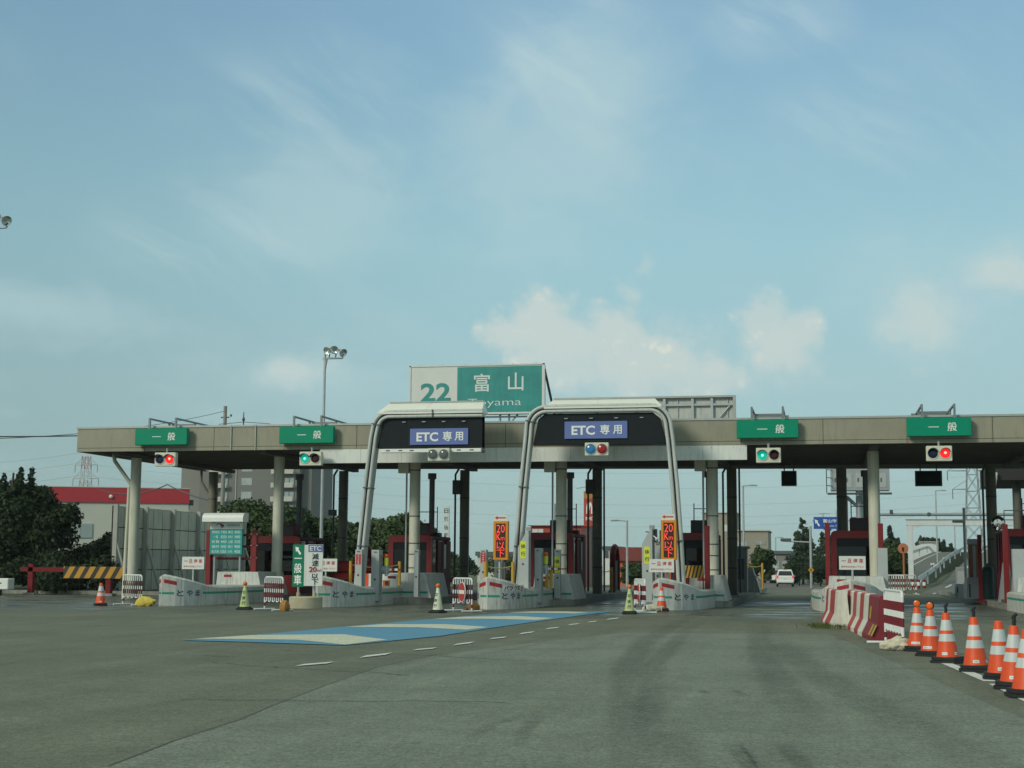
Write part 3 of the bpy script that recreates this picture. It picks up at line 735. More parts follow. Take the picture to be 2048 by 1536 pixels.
def etc_gate(name_label, path, hood, panel, sign, x0, legdepth):
    t = thing('etc_gate', name_label, 'toll gate', (x0, 49, 0), 0, 'overhead ETC gates')
    b = MB(); Y = 49
    sweep_xz(b, path, Y - .02, Y + .42, .22, 'gate_frame')
    sweep_xz(b, path, Y - .045, Y - .021, .05, 'joint_dark')
    for d in (-.085, .085): b.tube([(x, Y - .055, z) for x, z in offset(path, d)], .062, 'gate_frame', 10)
    for i in (1, 2, 5, len(path) - 2):
        p0, p1 = path[i], path[i - 1]; d = Vector((p0[0] - p1[0], 0, p0[1] - p1[1])).normalized(); b.box((p0[0], Y + .15, p0[1]), (.03, .62, .262), 'steel_dark', R=Matrix((d, (0, 1, 0), (-d.z, 0, d.x))).transposed())
    b.build('frame', t, True)
    (ha, hb, hc, hd, z0, z1) = hood; b = MB()
    vs = [(ha, Y - .12, z0), (hb, Y - .12, z0), (hd, Y + .55, z1), (hc, Y + .55, z1), (ha, Y + .75, z0), (hb, Y + .75, z0), (ha, Y - .12, z0 - .06), (hb, Y - .12, z0 - .06), (ha, Y + .75, z0 - .06), (hb, Y + .75, z0 - .06)]
    b.add(vs, [(0, 1, 2, 3), (3, 2, 5, 4), (1, 5, 2), (0, 3, 4), (6, 7, 1, 0), (7, 9, 5, 1), (8, 6, 0, 4), (6, 8, 9, 7), (9, 8, 4, 5)], 'hood_white')
    b.bx(hc, hd, Y + .49, Y + .62, z1 - .015, z1 + .03, 'coping'); b.quad((ha + (hb - ha) * .45, Y - .123, z0), (ha + (hb - ha) * .452, Y - .123, z0), (hc + (hd - hc) * .452, Y + .545, z1 + .002), (hc + (hd - hc) * .45, Y + .545, z1 + .002), 'coping')
    b.build('hood', t, True)
    b = MB(); b.prism(panel, Y + .03, Y + .38, 'black_panel', frame=lambda x, z, y: (x, y, z)); 
    lo = min(p[1] for p in panel); hi_ = max(p[1] for p in panel); xa = min(p[0] for p in panel); xb = max(p[0] for p in panel)
    for k in range(4): b.bx(xa + (xb - xa) * (.24 + .19 * k), xa + (xb - xa) * (.24 + .19 * k) + .12, Y - .03, Y + .03, hi_ - .19, hi_ - .16, 'steel_grey')
    b.bx(xa + (xb - xa) * .30, xa + (xb - xa) * .303, Y + .025, Y + .03, lo + .05, hi_ - .1, 'joint_dark')
    b.build('backing_panel', t, True)
    x1, x2, z1, z2 = sign; b = MB(); b.bx(x1, x2, Y - .02, Y + .029, z1, z2, 'blue_etc'); cx = (x1 + x2) / 2; cz = (z1 + z2) / 2; w = x2 - x1
    b.text('ETC', (cx - w * .20, Y - .026, cz - .01), .315, 'text_white', w=w * .375, bold=.03); b.text('専', (cx + w * .145, Y - .026, cz + .005), .33, 'text_white', bold=.018); b.text('用', (cx + w * .345, Y - .026, cz), .30, 'text_white', bold=.018)
    b.build('lettered_panel', t, True); return t
path1 = [(-15.62, .15), (-15.5, 2.0), (-15.32, 4.0), (-15.14, 5.72)] + [(x, z) for x, z in arc((-14.55, 6.02), .52, 172, 92)] + [(-13, 6.545), (-11.25, 6.535)]
g1 = etc_gate('ETC gate with a single leg at its left and a dead grey signal', path1, (-14.98, -11.24, -14.72, -11.34, 6.60, 7.0), [(-15.0, 5.37), (-11.27, 5.37), (-11.27, 6.44), (-14.62, 6.44), (-14.82, 6.25)], (-13.82, -11.76, 5.47, 6.03), -15.6, .3)
for xa_, xb_ in ((-14.85, -13.13), (-12.33, -11.28)):
    b = MB(); b.bx(xa_, xb_, 48.9, 49.1, 5.20, 5.33, 'white_paint', .01)
    for q in (.2, .65, 1.05): b.bx(xa_ + q, xa_ + q + .14, 48.893, 48.9, 5.25, 5.29, 'steel_dark')
    b.build('lamp_bar', g1, True)
b = MB(); b.bx(-11.33, -11.27, 49.04, 49.4, 5.20, 6.5, 'steel_dark'); b.build('end_bracket', g1, True)
signal(-12.73, 48.85, 5.11, 'lens_grey', 'lens_grey', 'unlit signal with two grey lenses on the one-legged ETC gate', .76, .44, False)
path2 = [(-10.12, .15), (-9.98, 2.0), (-9.83, 4.0), (-9.66, 5.72)] + arc((-9.02, 6.02), .62, 172, 92) + [(-7.2, 6.64)] + arc((-5.52, 6.02), .62, 88, 8) + [(-4.83, 5.5), (-4.70, 4.0), (-4.58, 2.2), (-4.48, .15)]
g2 = etc_gate('wide ETC gate arching on two slanted legs, blue and red signal', path2, (-9.10, -5.12, -8.88, -5.42, 6.70, 7.02), [(-9.50, 5.42), (-5.0, 5.42), (-5.2, 6.3), (-5.42, 6.48), (-9.1, 6.48), (-9.32, 6.3)], (-8.41, -6.28, 5.62, 6.20), -7.2, .3)
signal(-7.28, 48.85, 5.24, 'lens_blue_pt', 'lens_red_pt', 'signal with plain blue and red lenses on the wide ETC gate', .80, .44, False)

# ------------------------------------------------------------------ toll islands
def outline(ax, ay, wl, wr):
    R = [(0, 0), (.14, .07), (.30, .18), (.46, .36), (.62, .68), (.76, 1.25), (.86, 2.1), (.93, 3.4), (.97, 5.0), (1.0, 6.5)]
    return [(ax - wl * u, ay + v) for u, v in reversed(R)] , [(ax + wr * u, ay + v) for u, v in R]
def island(ax, ay, wl, wr, x0, x1, k0, k1, yend, label, m='island_white', hand=False, z_ap=1.02):
    t = thing('toll_island', label, 'toll island', (ax, ay + 4, 0), 0, 'toll islands between the lanes')
    Lp, Rp = outline(ax, ay, wl, wr); poly = Lp[:-1] + Rp
    def arcl(P):
        S = [0]
        for i in range(len(P) - 1): S.append(S[-1] + math.dist(P[i], P[i + 1]))
        return S
    zs = lambda q: z_ap - .41 * min(1, q / 2.0) ** 1.05
    SL, SR = arcl(Lp[::-1]), arcl(Rp); zt_ = [zs(q) for q in SL[::-1][:-1]] + [zs(q) for q in SR]
    b = MB(); n = len(poly); ins = []; cxm = ax + (wr - wl) / 2
    for x, y in poly: ins.append((cxm + (x - cxm) * .90, ay + .10 + (y - ay) * .985))
    lo = [(x, y, 0) for x, y in poly]; md = [(x, y, z - .05) for (x, y), z in zip(poly, zt_)]; tp = [(x, y, z) for (x, y), z in zip(ins, zt_)]
    fs = []
    for o in (0, n): fs += [(o + i, o + (i + 1) % n, o + n + (i + 1) % n, o + n + i) for i in range(n)]
    b.add(lo + md + tp, fs, m); k = len(Lp) - 1
    for i in range(k): b.add([tp[i], tp[i + 1], tp[n - 2 - i], tp[n - 1 - i]], [(0, 1, 2, 3)] if i < k - 1 else [(0, 1, 2)], m)
    def face(side):
        P = Rp if side == 'R' else Lp[::-1]; S = SR if side == 'R' else SL; sgn = 1 if side == 'R' else -1
        def at_s(s, z, off):
            s = min(max(s, 0), S[-1] - 1e-4); i = max(j for j in range(len(S) - 1) if S[j] <= s); u = (s - S[i]) / (S[i + 1] - S[i])
            x = P[i][0] + (P[i + 1][0] - P[i][0]) * u; y = P[i][1] + (P[i + 1][1] - P[i][1]) * u
            dx, dy = P[i + 1][0] - P[i][0], P[i + 1][1] - P[i][1]; l = math.hypot(dx, dy)
            return (x + sgn * dy / l * off, y - sgn * dx / l * off, z)
        return at_s, S[-1]
    def strip(side, s0, s1, z0, z1, mm, off=.004, slope=False):
        at_s, _ = face(side); k = max(2, int((s1 - s0) / .06)); vs = []
        for i in range(k + 1):
            q = s0 + (s1 - s0) * i / k; dz = zs(q) - z_ap if slope else 0
            vs += [at_s(q, z0 + dz, off), at_s(q, z1 + dz, off)]
        b.add(vs, [(2 * i, 2 * i + 2, 2 * i + 3, 2 * i + 1) for i in range(k)], mm)
    for side in 'RL':
        at_s, tot = face(side)
        strip(side, .07, .48, z_ap - .27, z_ap - .15, 'red_refl', slope=True)
        strip(side, .02, .40, .37, .44, 'stripe_green'); strip(side, 1.52, tot - .1, .37, .44, 'stripe_green')
        for q in (.62, 1.45, 2.3, 3.5, 4.8): strip(side, q, q + .010, .02, zs(q) - .06, 'joint_soft', .002)
        for i, chh in enumerate('とやま'):
            s0 = .60 + i * .34; s0 = s0 if side == 'R' else 1.88 - s0
            b.text(chh, (0, 0, 0), .20, 'text_navy', w=.23, bold=.018, warp=lambda u, v, s0=s0, at_s=at_s, side=side: at_s(s0 + (u if side == 'R' else -u), .41 + v, .006))
    if hand:
        at_s, _ = face('R'); strip('R', .52, 1.62, .56, .74, 'sign_white', .005)
        for i, chh in enumerate('バック禁止'):
            b.text(chh, (0, 0, 0), .16, 'red_paint', w=.19, bold=.03, warp=lambda u, v, s0=.65 + i * .21: at_s(s0 + u, .65 + v, .009))
    b.build('nose', t, True)
    b = MB(); yk = ay + 4.2; r_ = Rp[-3][0] - .08
    b.prism([(Lp[2][0] + .1, yk), (r_, yk), (x1, 51.2), (x1, yend - .7), (x1 - .25, yend), (x0 + .25, yend), (x0, yend - .7), (x0, 52.5)], 0, .21, 'kerb_conc', side='conc_grey')
    b.build('kerb', t, True)
    b = MB(); yb0 = 51.0
    b.prism([(k0 + .02, .2), (k1 + .06, .2), (k1 - .15, 1.07), (k0 + .10, 1.07)], yb0, yb0 + 2.6, m, frame=lambda x, z, y: (x, y, z))
    b.bx(k0 + .10, k1 - .06, yb0 - .006, yb0 - .001, .36, .43, 'stripe_green'); b.bx(k0 + .35, k0 + .65, yb0 - .008, yb0 - .001, .88, .97, 'red_refl')
    for q in (.33, .66): b.bx(k0 + (k1 - k0) * q, k0 + (k1 - k0) * q + .012, yb0 - .003, yb0 - .001, .22, 1.05, 'joint_soft')
    b.build('guard_block', t, True)
    return t
mat('joint_soft', (.20, .20, .18), .8)
isl = [(-20.98, 45.0, .55, 1.35, -22.0, -19.7, -21.7, -19.9, 84, 'leftmost とやま toll island, ending behind the fee board'),
       (-15.85, 45.55, .65, 1.30, -16.5, -13.5, -15.3, -13.6, 84, 'とやま toll island half hidden by the green and white 一般車 sign'),
       (-10.28, 45.6, .75, 1.22, -11.0, -8.4, -9.9, -8.45, 84, 'rust-streaked とやま toll island under the left leg of the wide gate'),
       (-4.97, 46.55, .50, 1.50, -5.6, -3.0, -4.5, -3.2, 85, 'とやま toll island with an orange cone at its nose and tall stop sign'),
       (.88, 46.5, 1.25, 1.25, -.4, 2.35, .15, 2.15, 80, 'とやま toll island behind the red and white concrete barriers'),
       (7.05, 44.6, 1.12, 1.15, 5.95, 8.4, 6.2, 8.2, 81, 'toll island cut by the right edge, beyond the row of cones')]
for i, a in enumerate(isl): island(*a, m='island_rusty' if i == 2 else 'island_white', hand=(i == 2))

# ------------------------------------------------------------------ toll booths
def booth(x0, x1, zt, label, frame='red_paint', side='red_maroon', stack=True, unit=True, depth=3.1, Y=55):
    t = thing('toll_booth', label, 'toll booth', ((x0 + x1) / 2, Y, .2), 0, 'red toll booths')
    w = x1 - x0; z0 = .21; b = MB()
    # hollow cabin: back, roof, floor, side walls with door and window openings
    b.bx(x0 + .02, x1 - .02, Y + .1, Y + depth, zt - .16, zt, side, .05); b.bx(x0 + .02, x1 - .02, Y + .1, Y + depth, z0, z0 + .6, side)
    b.bx(x0 + .02, x1 - .02, Y + depth - .08, Y + depth, z0 + .6, zt - .16, side)
    for xs_ in (x0 + .02, x1 - .10):
        b.bx(xs_, xs_ + .08, Y + .1, Y + .28, z0 + .6, zt - .16, side); b.bx(xs_, xs_ + .08, Y + 1.05, Y + 1.15, z0 + .6, zt - .16, side)
        b.bx(xs_, xs_ + .08, Y + 1.75, Y + 2.05, z0 + .6, zt - .16, side); b.bx(xs_, xs_ + .08, Y + 2.5, Y + depth - .08, z0 + .6, zt - .16, side); b.bx(xs_, xs_ + .08, Y + 2.05, Y + 2.5, z0 + .6, z0 + 1.0, side)
    b.build('cabin', t, True)
    b = MB(); fz = z0 + .72
    b.bx(x0, x0 + .2, Y, Y + .1, z0, zt - .25, frame); b.bx(x1 - .2, x1, Y, Y + .1, z0, zt - .25, frame); b.bx(x0 + .2, x1 - .2, Y, Y + .1, z0, fz, frame)
    cr_ = [(x0, zt - .25), (x1, zt - .25), (x1, zt - .10), (x1 - .04, zt - .03), (x1 - .12, zt + .02), (x0 + .12, zt + .02), (x0 + .04, zt - .03), (x0, zt - .10)]
    b.prism(cr_, Y, Y + .1, frame, frame=lambda x, z, y: (x, y, z)); b.build('front_frame', t, True)
    b = MB(); b.bx(x0 + .2, x1 - .2, Y + .05, Y + .06, fz, zt - .25, 'booth_glass'); b.build('windscreen', t, True)
    b = MB(); b.bx(x0 + .2, x1 - .2, Y + .03, Y + .045, zt - .55, zt - .25, 'black_panel'); b.build('dark_strip', t, True)  # added black strip, stands in for the dark booth interior
    b = MB(); b.bx(x1 - .075, x1 - .065, Y + .28, Y + 1.05, z0 + .62, zt - .16, 'booth_glass'); b.build('side_window', t, True)
    b = MB(); b.bx(x1 - .07, x1 - .04, Y + 1.15, Y + 1.75, z0 + .6, zt - .2, 'red_dark'); b.bx(x1 - .085, x1 - .01, Y + 1.2, Y + 1.7, zt - .2, zt - .165, 'steel_grey'); b.build('door', t, True)
    b = MB(); b.bx(x1 - .07, x1 - .04, Y + 2.05, Y + 2.5, z0 + 1.0, zt - .3, 'far_glass'); b.build('side_window', t, True)
    b = MB(); b.bx(x0 + .25, x1 - .25, Y + .25, Y + .8, z0 + .6, z0 + .72, 'cab_dkgrey'); b.bx(x0 + .5, x0 + .85, Y + .3, Y + .6, z0 + .72, z0 + 1.05, 'steel_dark', .02); b.bx(x1 - .62, x1 - .3, Y + .25, Y + .5, z0 + .72, z0 + .98, 'sign_white', .02)
    b.tube([(x0 + .55, Y + .25, z0 + .7), (x0 + .55, Y + .25, z0 + 1.6)], .015, 'steel_grey', 6); b.box(((x0 + x1) / 2 + .1, Y + 1.3, z0 + 1.0), (.42, .08, .6), 'hazard_black', bev=.03)
    b.build('counter', t, True)
    if unit:
        b = MB(); b.bx(x0 + w * .42, x0 + w * .42 + .78, Y + .5, Y + 1.15, zt + .02, zt + .50, 'red_maroon', .02); b.bx(x0 + w * .42 + .05, x0 + w * .42 + .73, Y + .49, Y + .5, zt + .08, zt + .44, 'hazard_black')
        b.bx(x0 + w * .85, x0 + w * .85 + .25, Y + 1.2, Y + 1.6, zt + .0, zt + .14, 'hazard_black'); b.build('cooling_unit', t, True)
    if stack:
        xs_ = x0 + w * .42 + .62; b = MB()
        b.lathe([(.11, zt), (.11, 4.72), (.17, 4.72), (.17, 4.95), (0, 4.95)], 'steel_dark', 14, (xs_, Y + 1.4, 0))
        for dx in (-.55, .28): b.tube([(xs_ + dx, Y + 1.2, zt), (xs_ + dx, Y + 1.2, zt + 1.15)], .02, 'steel_dark', 6)
        b.tube([(xs_ - .55, Y + 1.2, zt + .95), (xs_ + .28, Y + 1.2, zt + .95)], .018, 'steel_dark', 6); b.build('vent_stack', t, True)
    return t
B = [(-21.95, -19.95, 2.42, 'red toll booth behind the fee board at the left end'),
     (-16.32, -14.60, 2.47, 'red toll booth behind the one-legged ETC gate, open side door'),
     (-10.80, -9.10, 2.58, 'red toll booth under the wide ETC gate with rounded red frame'),
     (-5.45, -3.78, 2.58, 'red toll booth behind the yellow and black board, right of the wide gate'),
     (.36, 2.0, 2.66, 'red toll booth facing the camera between two red guard posts'),
     (6.35, 8.1, 2.74, 'red toll booth cut off by the right edge of the picture')]
for i, a in enumerate(B): booth(*a)

def guard_posts(name, label, x0, x1, y, zt, w=.17, bars=(), low=None):
    b = MB()
    for x in (x0, x1):
        if x is not None: b.box((x, y, (zt + .2) / 2), (w, w, zt - .2), 'red_paint', bev=.015)
    for z in bars: b.box(((x0 + x1) / 2, y + .02, z), (x1 - x0, .10, .09), 'red_paint'); 
    for z in bars: b.bx(x1 - .14, x1 + .14, y - .1, y - .09, z + .03, z + .05, 'galv')
    if low: b.box(((x0 + x1) / 2, y, low), (x1 - x0 - w, .12, .16), 'red_paint')
    c = Vector((((x0 if x0 is not None else x1) + (x1 if x1 is not None else x0)) / 2, y, 0)); b.v = [tuple(Vector(p) - c) for p in b.v]
    return single(b, name, label, 'post guard', c, 'red post guards before the booths')
guard_posts('post_guard', 'red square-post guard frame holding the teal fee board', -22.4, -20.6, 52.05, 2.6, .2, (2.42, 2.0, 1.55))
guard_posts('post_guard', 'pair of tall red guard posts before the centre-right booth', .22, 1.98, 51.6, 2.85)
guard_posts('post_guard', 'single tall red guard post beside the cream column of the fourth booth', None, -3.80, 50.9, 2.75)
guard_posts('post_guard', 'red guard posts before the booth at the right edge', 6.12, 7.9, 52.6, 2.85)

# red hoops and rear pieces at the island tails
def hoop(x, y, label):
    b = MB(); P = [(0, 0, .2), (0, 0, 1.5), (0, .12, 1.85), (0, .4, 2.12), (0, .75, 2.2), (0, 1.1, 2.12), (0, 1.38, 1.85), (0, 1.5, 1.5), (0, 1.5, .2)]
    b.tube(P, .13, 'red_maroon', 10); b.bx(-.15, .15, -.2, 1.7, .15, .3, 'steel_dark'); b.bx(-.05, .05, .2, 1.3, .3, 1.6, 'hazard_black')
    return single(b, 'guard_hoop', label, 'guard hoop', (x, y, 0), 'red hoops at the island tails')
hoop(-8.95, 64.6, 'red arched hoop at the tail of the island under the wide gate'); hoop(-20.3, 64.0, 'red arched hoop far behind the 一般車 sign')
b = MB(); b.box((0, 0, .85), (2.2, 1.0, .35), 'red_dark', bev=.08); b.box((.1, 0, 1.25), (2.0, .8, .5), 'red_maroon', bev=.1); b.text('ノコ', (.45, -.52, .9), .22, 'text_white', bold=.02)
for s in (-.8, .8): b.box((s, 0, .45), (.15, .7, .5), 'steel_dark')
single(b, 'red_bumper', 'low dark red bumper unit with white katakana behind the second island', 'bumper', (-18.1, 57.0, 0))

# ------------------------------------------------------------------ equipment on the islands
def pillar(x, y, z0, z1, w, d, label, sticker=None, slant=0.0, knob=True, grp='grey equipment pillars on the islands'):
    t = thing('equipment_pillar', label, 'pillar', (x, y, z0), 0, grp)
    h = z1 - z0; b = MB()
    poly = [(-w / 2, 0), (w / 2, 0), (w / 2, h), (w / 2 - .06 if slant else -w / 2, h)] + ([(-w / 2, h - slant)] if slant else [])
    b.prism(poly, -d / 2, d / 2, 'cab_grey', frame=lambda x_, z_, y_: (x_, y_, z_))
    if slant: b.bx(w / 2 - .1, w / 2 + .05, -d / 2 + .1, d / 2 - .1, h - .02, h + .12, 'cab_dkgrey')
    b.bx(w / 2, w / 2 + .004, -d * .3, d * .3, h * .12, h * .9, 'cab_dkgrey'); b.build('casing', t)
    if knob:
        b = MB(); b.disc((0, -d / 2 - .003, h * .42), .035, 'hazard_black', 12); b.bx(-.05, .05, -d / 2 - .02, -d / 2 - .001, h * .95, h * .965, 'steel_dark'); b.build('lock', t)
    if sticker == 'red':
        b = MB(); b.bx(-.085, .085, -d / 2 - .006, -d / 2 - .001, h * .66, h * .66 + .34, 'text_red')
        for i, c in enumerate('バック禁止'): b.text(c, (-.0, -d / 2 - .009, h * .66 + .305 - i * .066), .05, 'text_white', bold=.03)
        b.build('sticker', t)
    if sticker == 'yellow':
        b = MB(); b.bx(-.095, .095, -d / 2 - .006, -d / 2 - .001, h * .52, h * .52 + .56, 'stick_yellow')
        for i, c in enumerate('徐行'): b.text(c, (0, -d / 2 - .009, h * .52 + .39 - i * .24), .15, 'text_black', bold=.02)
        b.build('sticker', t)
    return t
pillar(-15.10, 47.6, .40, 1.86, .23, .35, 'grey pillar with a red sticker, at the foot of the one-legged gate', 'red')
pillar(-14.72, 48.3, .15, 1.86, .26, .45, 'plain grey pillar beside the lamp with red and yellow light, left ETC lane')
pillar(-13.98, 50.7, .25, 1.90, .16, .22, 'slim grey pillar before the booth of the one-legged gate')
pillar(-10.98, 48.2, .60, 1.88, .20, .3, 'grey pillar with red sticker at the rusty island, left of the speed display', 'red')
pillar(-10.62, 48.9, .60, 1.90, .26, .3, 'plain grey cabinet just left of the speed display on the rusty island')
pillar(-9.56, 47.9, .62, 2.50, .36, .40, 'tall slant-topped grey pillar with yellow 徐行 sticker beside the gate leg', 'yellow', .55)
pillar(-9.20, 48.6, .15, 1.94, .22, .40, 'plain grey pillar right of the tall slant-topped one, rusty island')
pillar(-8.93, 50.7, .25, 1.92, .20, .22, 'slim pillar with a yellow 徐行 sticker before the wide gate booth', 'yellow')
pillar(-5.66, 49.4, .20, 2.60, .34, .40, 'tall slant-topped grey pillar with yellow sticker left of the stop sign', 'yellow', .5)
pillar(-5.42, 50.3, .20, 2.20, .18, .3, 'short grey pillar behind the tall slant-topped one, beside a camera')
pillar(-7.25, 66.0, .20, 3.0, .22, .3, 'left of two thin grey pillars far behind, between the red hoop and the stop sign'); pillar(-6.95, 66.3, .2, 2.95, .20, .3, 'right of two thin grey pillars far behind, with a lamp stalk')
pillar(2.02, 51.5, .20, 2.02, .32, .3, 'blank grey panel pillar right of the column at the centre-right booth', None, 0, False)
pillar(6.42, 51.4, .20, 2.0, .50, .3, 'blank grey panel pillar below the right edge booth', None, 0, False)
def warn_lamp(x, y, z, label):
    t = thing('warning_lamp', label, 'warning lamp', (x, y, z), 0, 'red and yellow warning lamps')
    b = MB(); b.lathe([(.05, -.35), (.05, 0)], 'cab_grey', 10); b.box((-.15, 0, -.12), (.25, .12, .1), 'cab_grey'); b.build('bracket', t)
    b = MB(); b.lathe([(.075, 0), (.075, .26)], 'stick_yellow', 14); b.build('yellow_lens', t)
    b = MB(); b.lathe([(.078, .26), (.078, .34), (.05, .39), (0, .40)], 'cone_orange', 14); b.build('red_lens', t)
warn_lamp(-14.42, 48.4, 1.33, 'red and yellow lamp beside the grey pillars of the left ETC lane'); warn_lamp(-9.02, 48.9, 1.42, 'red and yellow lamp beside the grey pillars of the right ETC lane')
def bar_arm(x, y, z, label):
    t = thing('barrier_arm', label, 'barrier arm', (x, y, z), 0, 'stubs of the lane barrier arms')
    b = MB(); b.box((-.12, 0, -.02), (.26, .22, .28), 'cab_grey', bev=.02); b.build('motor_box', t)
    b = MB()
    for i in range(4): b.bx(.01 + i * .11, .01 + (i + 1) * .11, -.03, .03, -.035, .035, ('pipe_white', 'red_paint')[i % 2])
    b.build('arm', t)
bar_arm(-14.38, 48.5, 1.20, 'red and white arm stub of the left ETC lane'); bar_arm(-8.98, 49.0, 1.26, 'red and white arm stub of the right ETC lane'); bar_arm(-10.45, 49.3, 1.24, 'grey arm stub behind the speed display of the rusty island')
def pay_box(x, y, z, label):
    b = MB(); b.box((0, 0, .23), (.62, .3, .46), 'white_paint', bev=.01); b.bx(-.02, .28, -.156, -.151, .30, .39, 'red_refl'); b.bx(-.20, .06, -.156, -.151, .03, .24, 'bag_orange'); b.bx(-.12, .0, -.16, -.157, .08, .2, 'red_dark')
    single(b, 'pay_box', label, 'box', (x, y, z), 'white boxes before the booths')
    b = MB(); b.box((0, 0, .25), (.12, .04, .50), 'cone_orange', bev=.01); b.box((.10, 0, .25), (.08, .038, .5), 'sign_white')
    single(b, 'reflector_board', label.replace('white box with red plate', 'upright red and white reflector beside the white box'), 'reflector', (x - .70, y - .4, z - .03), 'red and white reflectors')
pay_box(-14.92, 50.5, .58, 'white box with red plate before the one-legged gate booth'); pay_box(-9.35, 50.5, .60, 'white box with red plate before the wide gate booth')
def yposts(a, b_, label, z0=.65, z1=1.48):
    t = thing('chain_posts', label, 'chain posts', ((a[0] + b_[0]) / 2, (a[1] + b_[1]) / 2, z0), 0, 'yellow posts with chains on the islands')
    for p in (a, b_):
        m = MB(); m.tube([(*p, z0), (*p, z1)], .055, 'yellow_pipe', 10); m.build('post', t, True)
    m = MB(); P = [Vector((*a, z1 - .12)).lerp(Vector((*b_, z1 - .12)), i / 8) - Vector((0, 0, .09 * (1 - (i / 4 - 1) ** 2))) for i in range(9)]
    m.tube(P, .018, 'yellow_chain', 6); m.build('chain', t, True)
yposts((-15.52, 47.9), (-14.30, 49.6), 'two yellow posts with a chain on the island of the one-legged gate'); yposts((-10.66, 47.0), (-9.88, 47.6), 'two yellow posts with a chain below the speed display on the rusty island'); yposts((-9.18, 50.0), (-8.9, 49.2), 'yellow posts beside the right ETC lane arm stub', .6, 1.35)
yposts((-9.6, 63.5), (-8.9, 64.0), 'yellow posts with chain far behind beside the red hoop', .2, 1.3)

def led_sign(x, y, z0, label):
    t = thing('speed_display', label, 'speed display', (x, y, z0), 0, 'orange LED speed displays')
    b = MB(); b.box((0, 0, .64), (.50, .20, 1.28), 'led_orange', bev=.012); b.build('case', t)
    b = MB(); b.bx(-.165, .165, -.106, -.1001, .08, 1.20, 'led_black')
    for s, zc, h, w in (('20', 1.03, .25, .27), ('K', .76, .23, .13), ('m', .70, .10, .12), ('以', .47, .25, .28), ('下', .21, .24, .27)):
        b.text(s, ((-.07 if s == 'K' else .07 if s == 'm' else 0), -.109, zc), h, 'led_red', w=w, bold=-.012)
    b.build('screen', t)
    b = MB(); b.box((-.03, .02, 1.39), (.44, .03, .20), 'sign_white'); b.prism([(-.22, 1.39), (-.13, 1.45), (-.13, 1.41), (.15, 1.41), (.15, 1.37), (-.13, 1.37), (-.13, 1.33)], .0, .004, 'text_red', frame=lambda a, c, d: (a, d, c)); b.build('arrow_plate', t)
    b = MB(); b.tube([(-.05, .03, -1.0), (-.05, .03, .02)], .045, 'galv', 8); b.tube([(.12, .05, -.9), (.12, .05, .0)], .04, 'steel_dark', 8); b.build('post', t)
led_sign(-10.36, 48.0, 1.54, 'orange LED display 20Km以下 on the rusty island left of the gate leg'); led_sign(-4.81, 48.0, 1.57, 'orange LED display 20Km以下 above the tall stop sign, brighter one')

def stop_sign(x, y, z, label):
    t = thing('stop_notice', label, 'notice sign', (x, y, z), 0, 'white 一旦停車 notices')
    b = MB(); b.box((0, 0, 0), (.80, .03, .42), 'sign_white', bev=.005)
    for i, c in enumerate('一旦停車'): b.text(c, (-.26 + i * .175, -.018, .065), .022 if c == '一' else .135, 'text_red', w=.13, bold=.02)
    b.text('料金をお支払い下さい', (0, -.018, -.115), .065, 'text_red', w=.68, bold=.02); b.build('board', t)
    b = MB(); b.tube([(0, .03, -.8), (0, .03, .1)], .035, 'galv', 8); b.build('post', t)
stop_sign(-20.84, 47.1, 1.38, 'white 一旦停車 notice on the leftmost island'); stop_sign(-16.13, 47.1, 1.34, 'white 一旦停車 notice half hidden behind the white ETC sign')
stop_sign(-5.02, 47.7, 1.385, 'white 一旦停車 notice under the brighter orange display'); stop_sign(.94, 47.1, 1.505, 'white 一旦停車 notice before the centre-right booth')

# fee board
t = thing('fee_board', 'teal fee board with white rounded hood, columns of yen prices', 'fee board', (-21.6, 51.75, 1.70), 0)
b = MB(); b.box((0, 0, .47), (1.27, .12, .94), 'teal_board', bev=.01); b.box((0, 0, 1.06), (1.27, .119, .24), 'sign_white')
rowsT = (('高岡砺波', '7450', '朝日', '8450'), ('一宮', '8350', '糸魚川', '9400'), ('敦賀', '4450', '上越', '3150'), ('福井', '3450', '滑川', '900'), ('金沢東', '1050', '小杉', '450'))
for i, r in enumerate(rowsT):
    z = .83 - i * .18
    for s, x, w in ((r[0], -.41, .32), (r[1], -.09, .24), (r[2], .17, .2), (r[3], .45, .24)): b.text(s, (x, -.063, z), .105, 'text_pale', w=(w if s != '一宮' else .2) * .92, bold=.006)
b.text('高速道路料金', (.28, -.063, 1.08), .09, 'teal_board', w=.5, bold=.01); b.prism([(-.42, 1.05), (-.30, 1.13), (-.20, 1.08), (-.1, 1.0), (-.1, 1.1), (-.3, 1.16), (-.36, 1.13)], -.066, -.061, 'text_navy', frame=lambda a, c, d: (a, d, c)); b.prism([(-.26, 1.09), (-.19, 1.12), (-.13, .97), (-.17, .98)], -.069, -.066, 'text_red', frame=lambda a, c, d: (a, d, c))
b.build('board', t)
b = MB(); pr = [(-.45, 1.20), (-.45, 1.34), (-.40, 1.45), (-.28, 1.52), (.1, 1.54), (.1, 1.20)]
b.prism(pr, -.80, .80, 'white_paint', frame=lambda y, z, x: (x, y, z)); b.build('hood', t)
b = MB(); b.tube([(-.5, .12, -1.3), (-.5, .12, 1.3)], .05, 'steel_grey', 8); b.tube([(.5, .12, -1.3), (.5, .12, 1.3)], .05, 'steel_grey', 8); b.build('post', t)

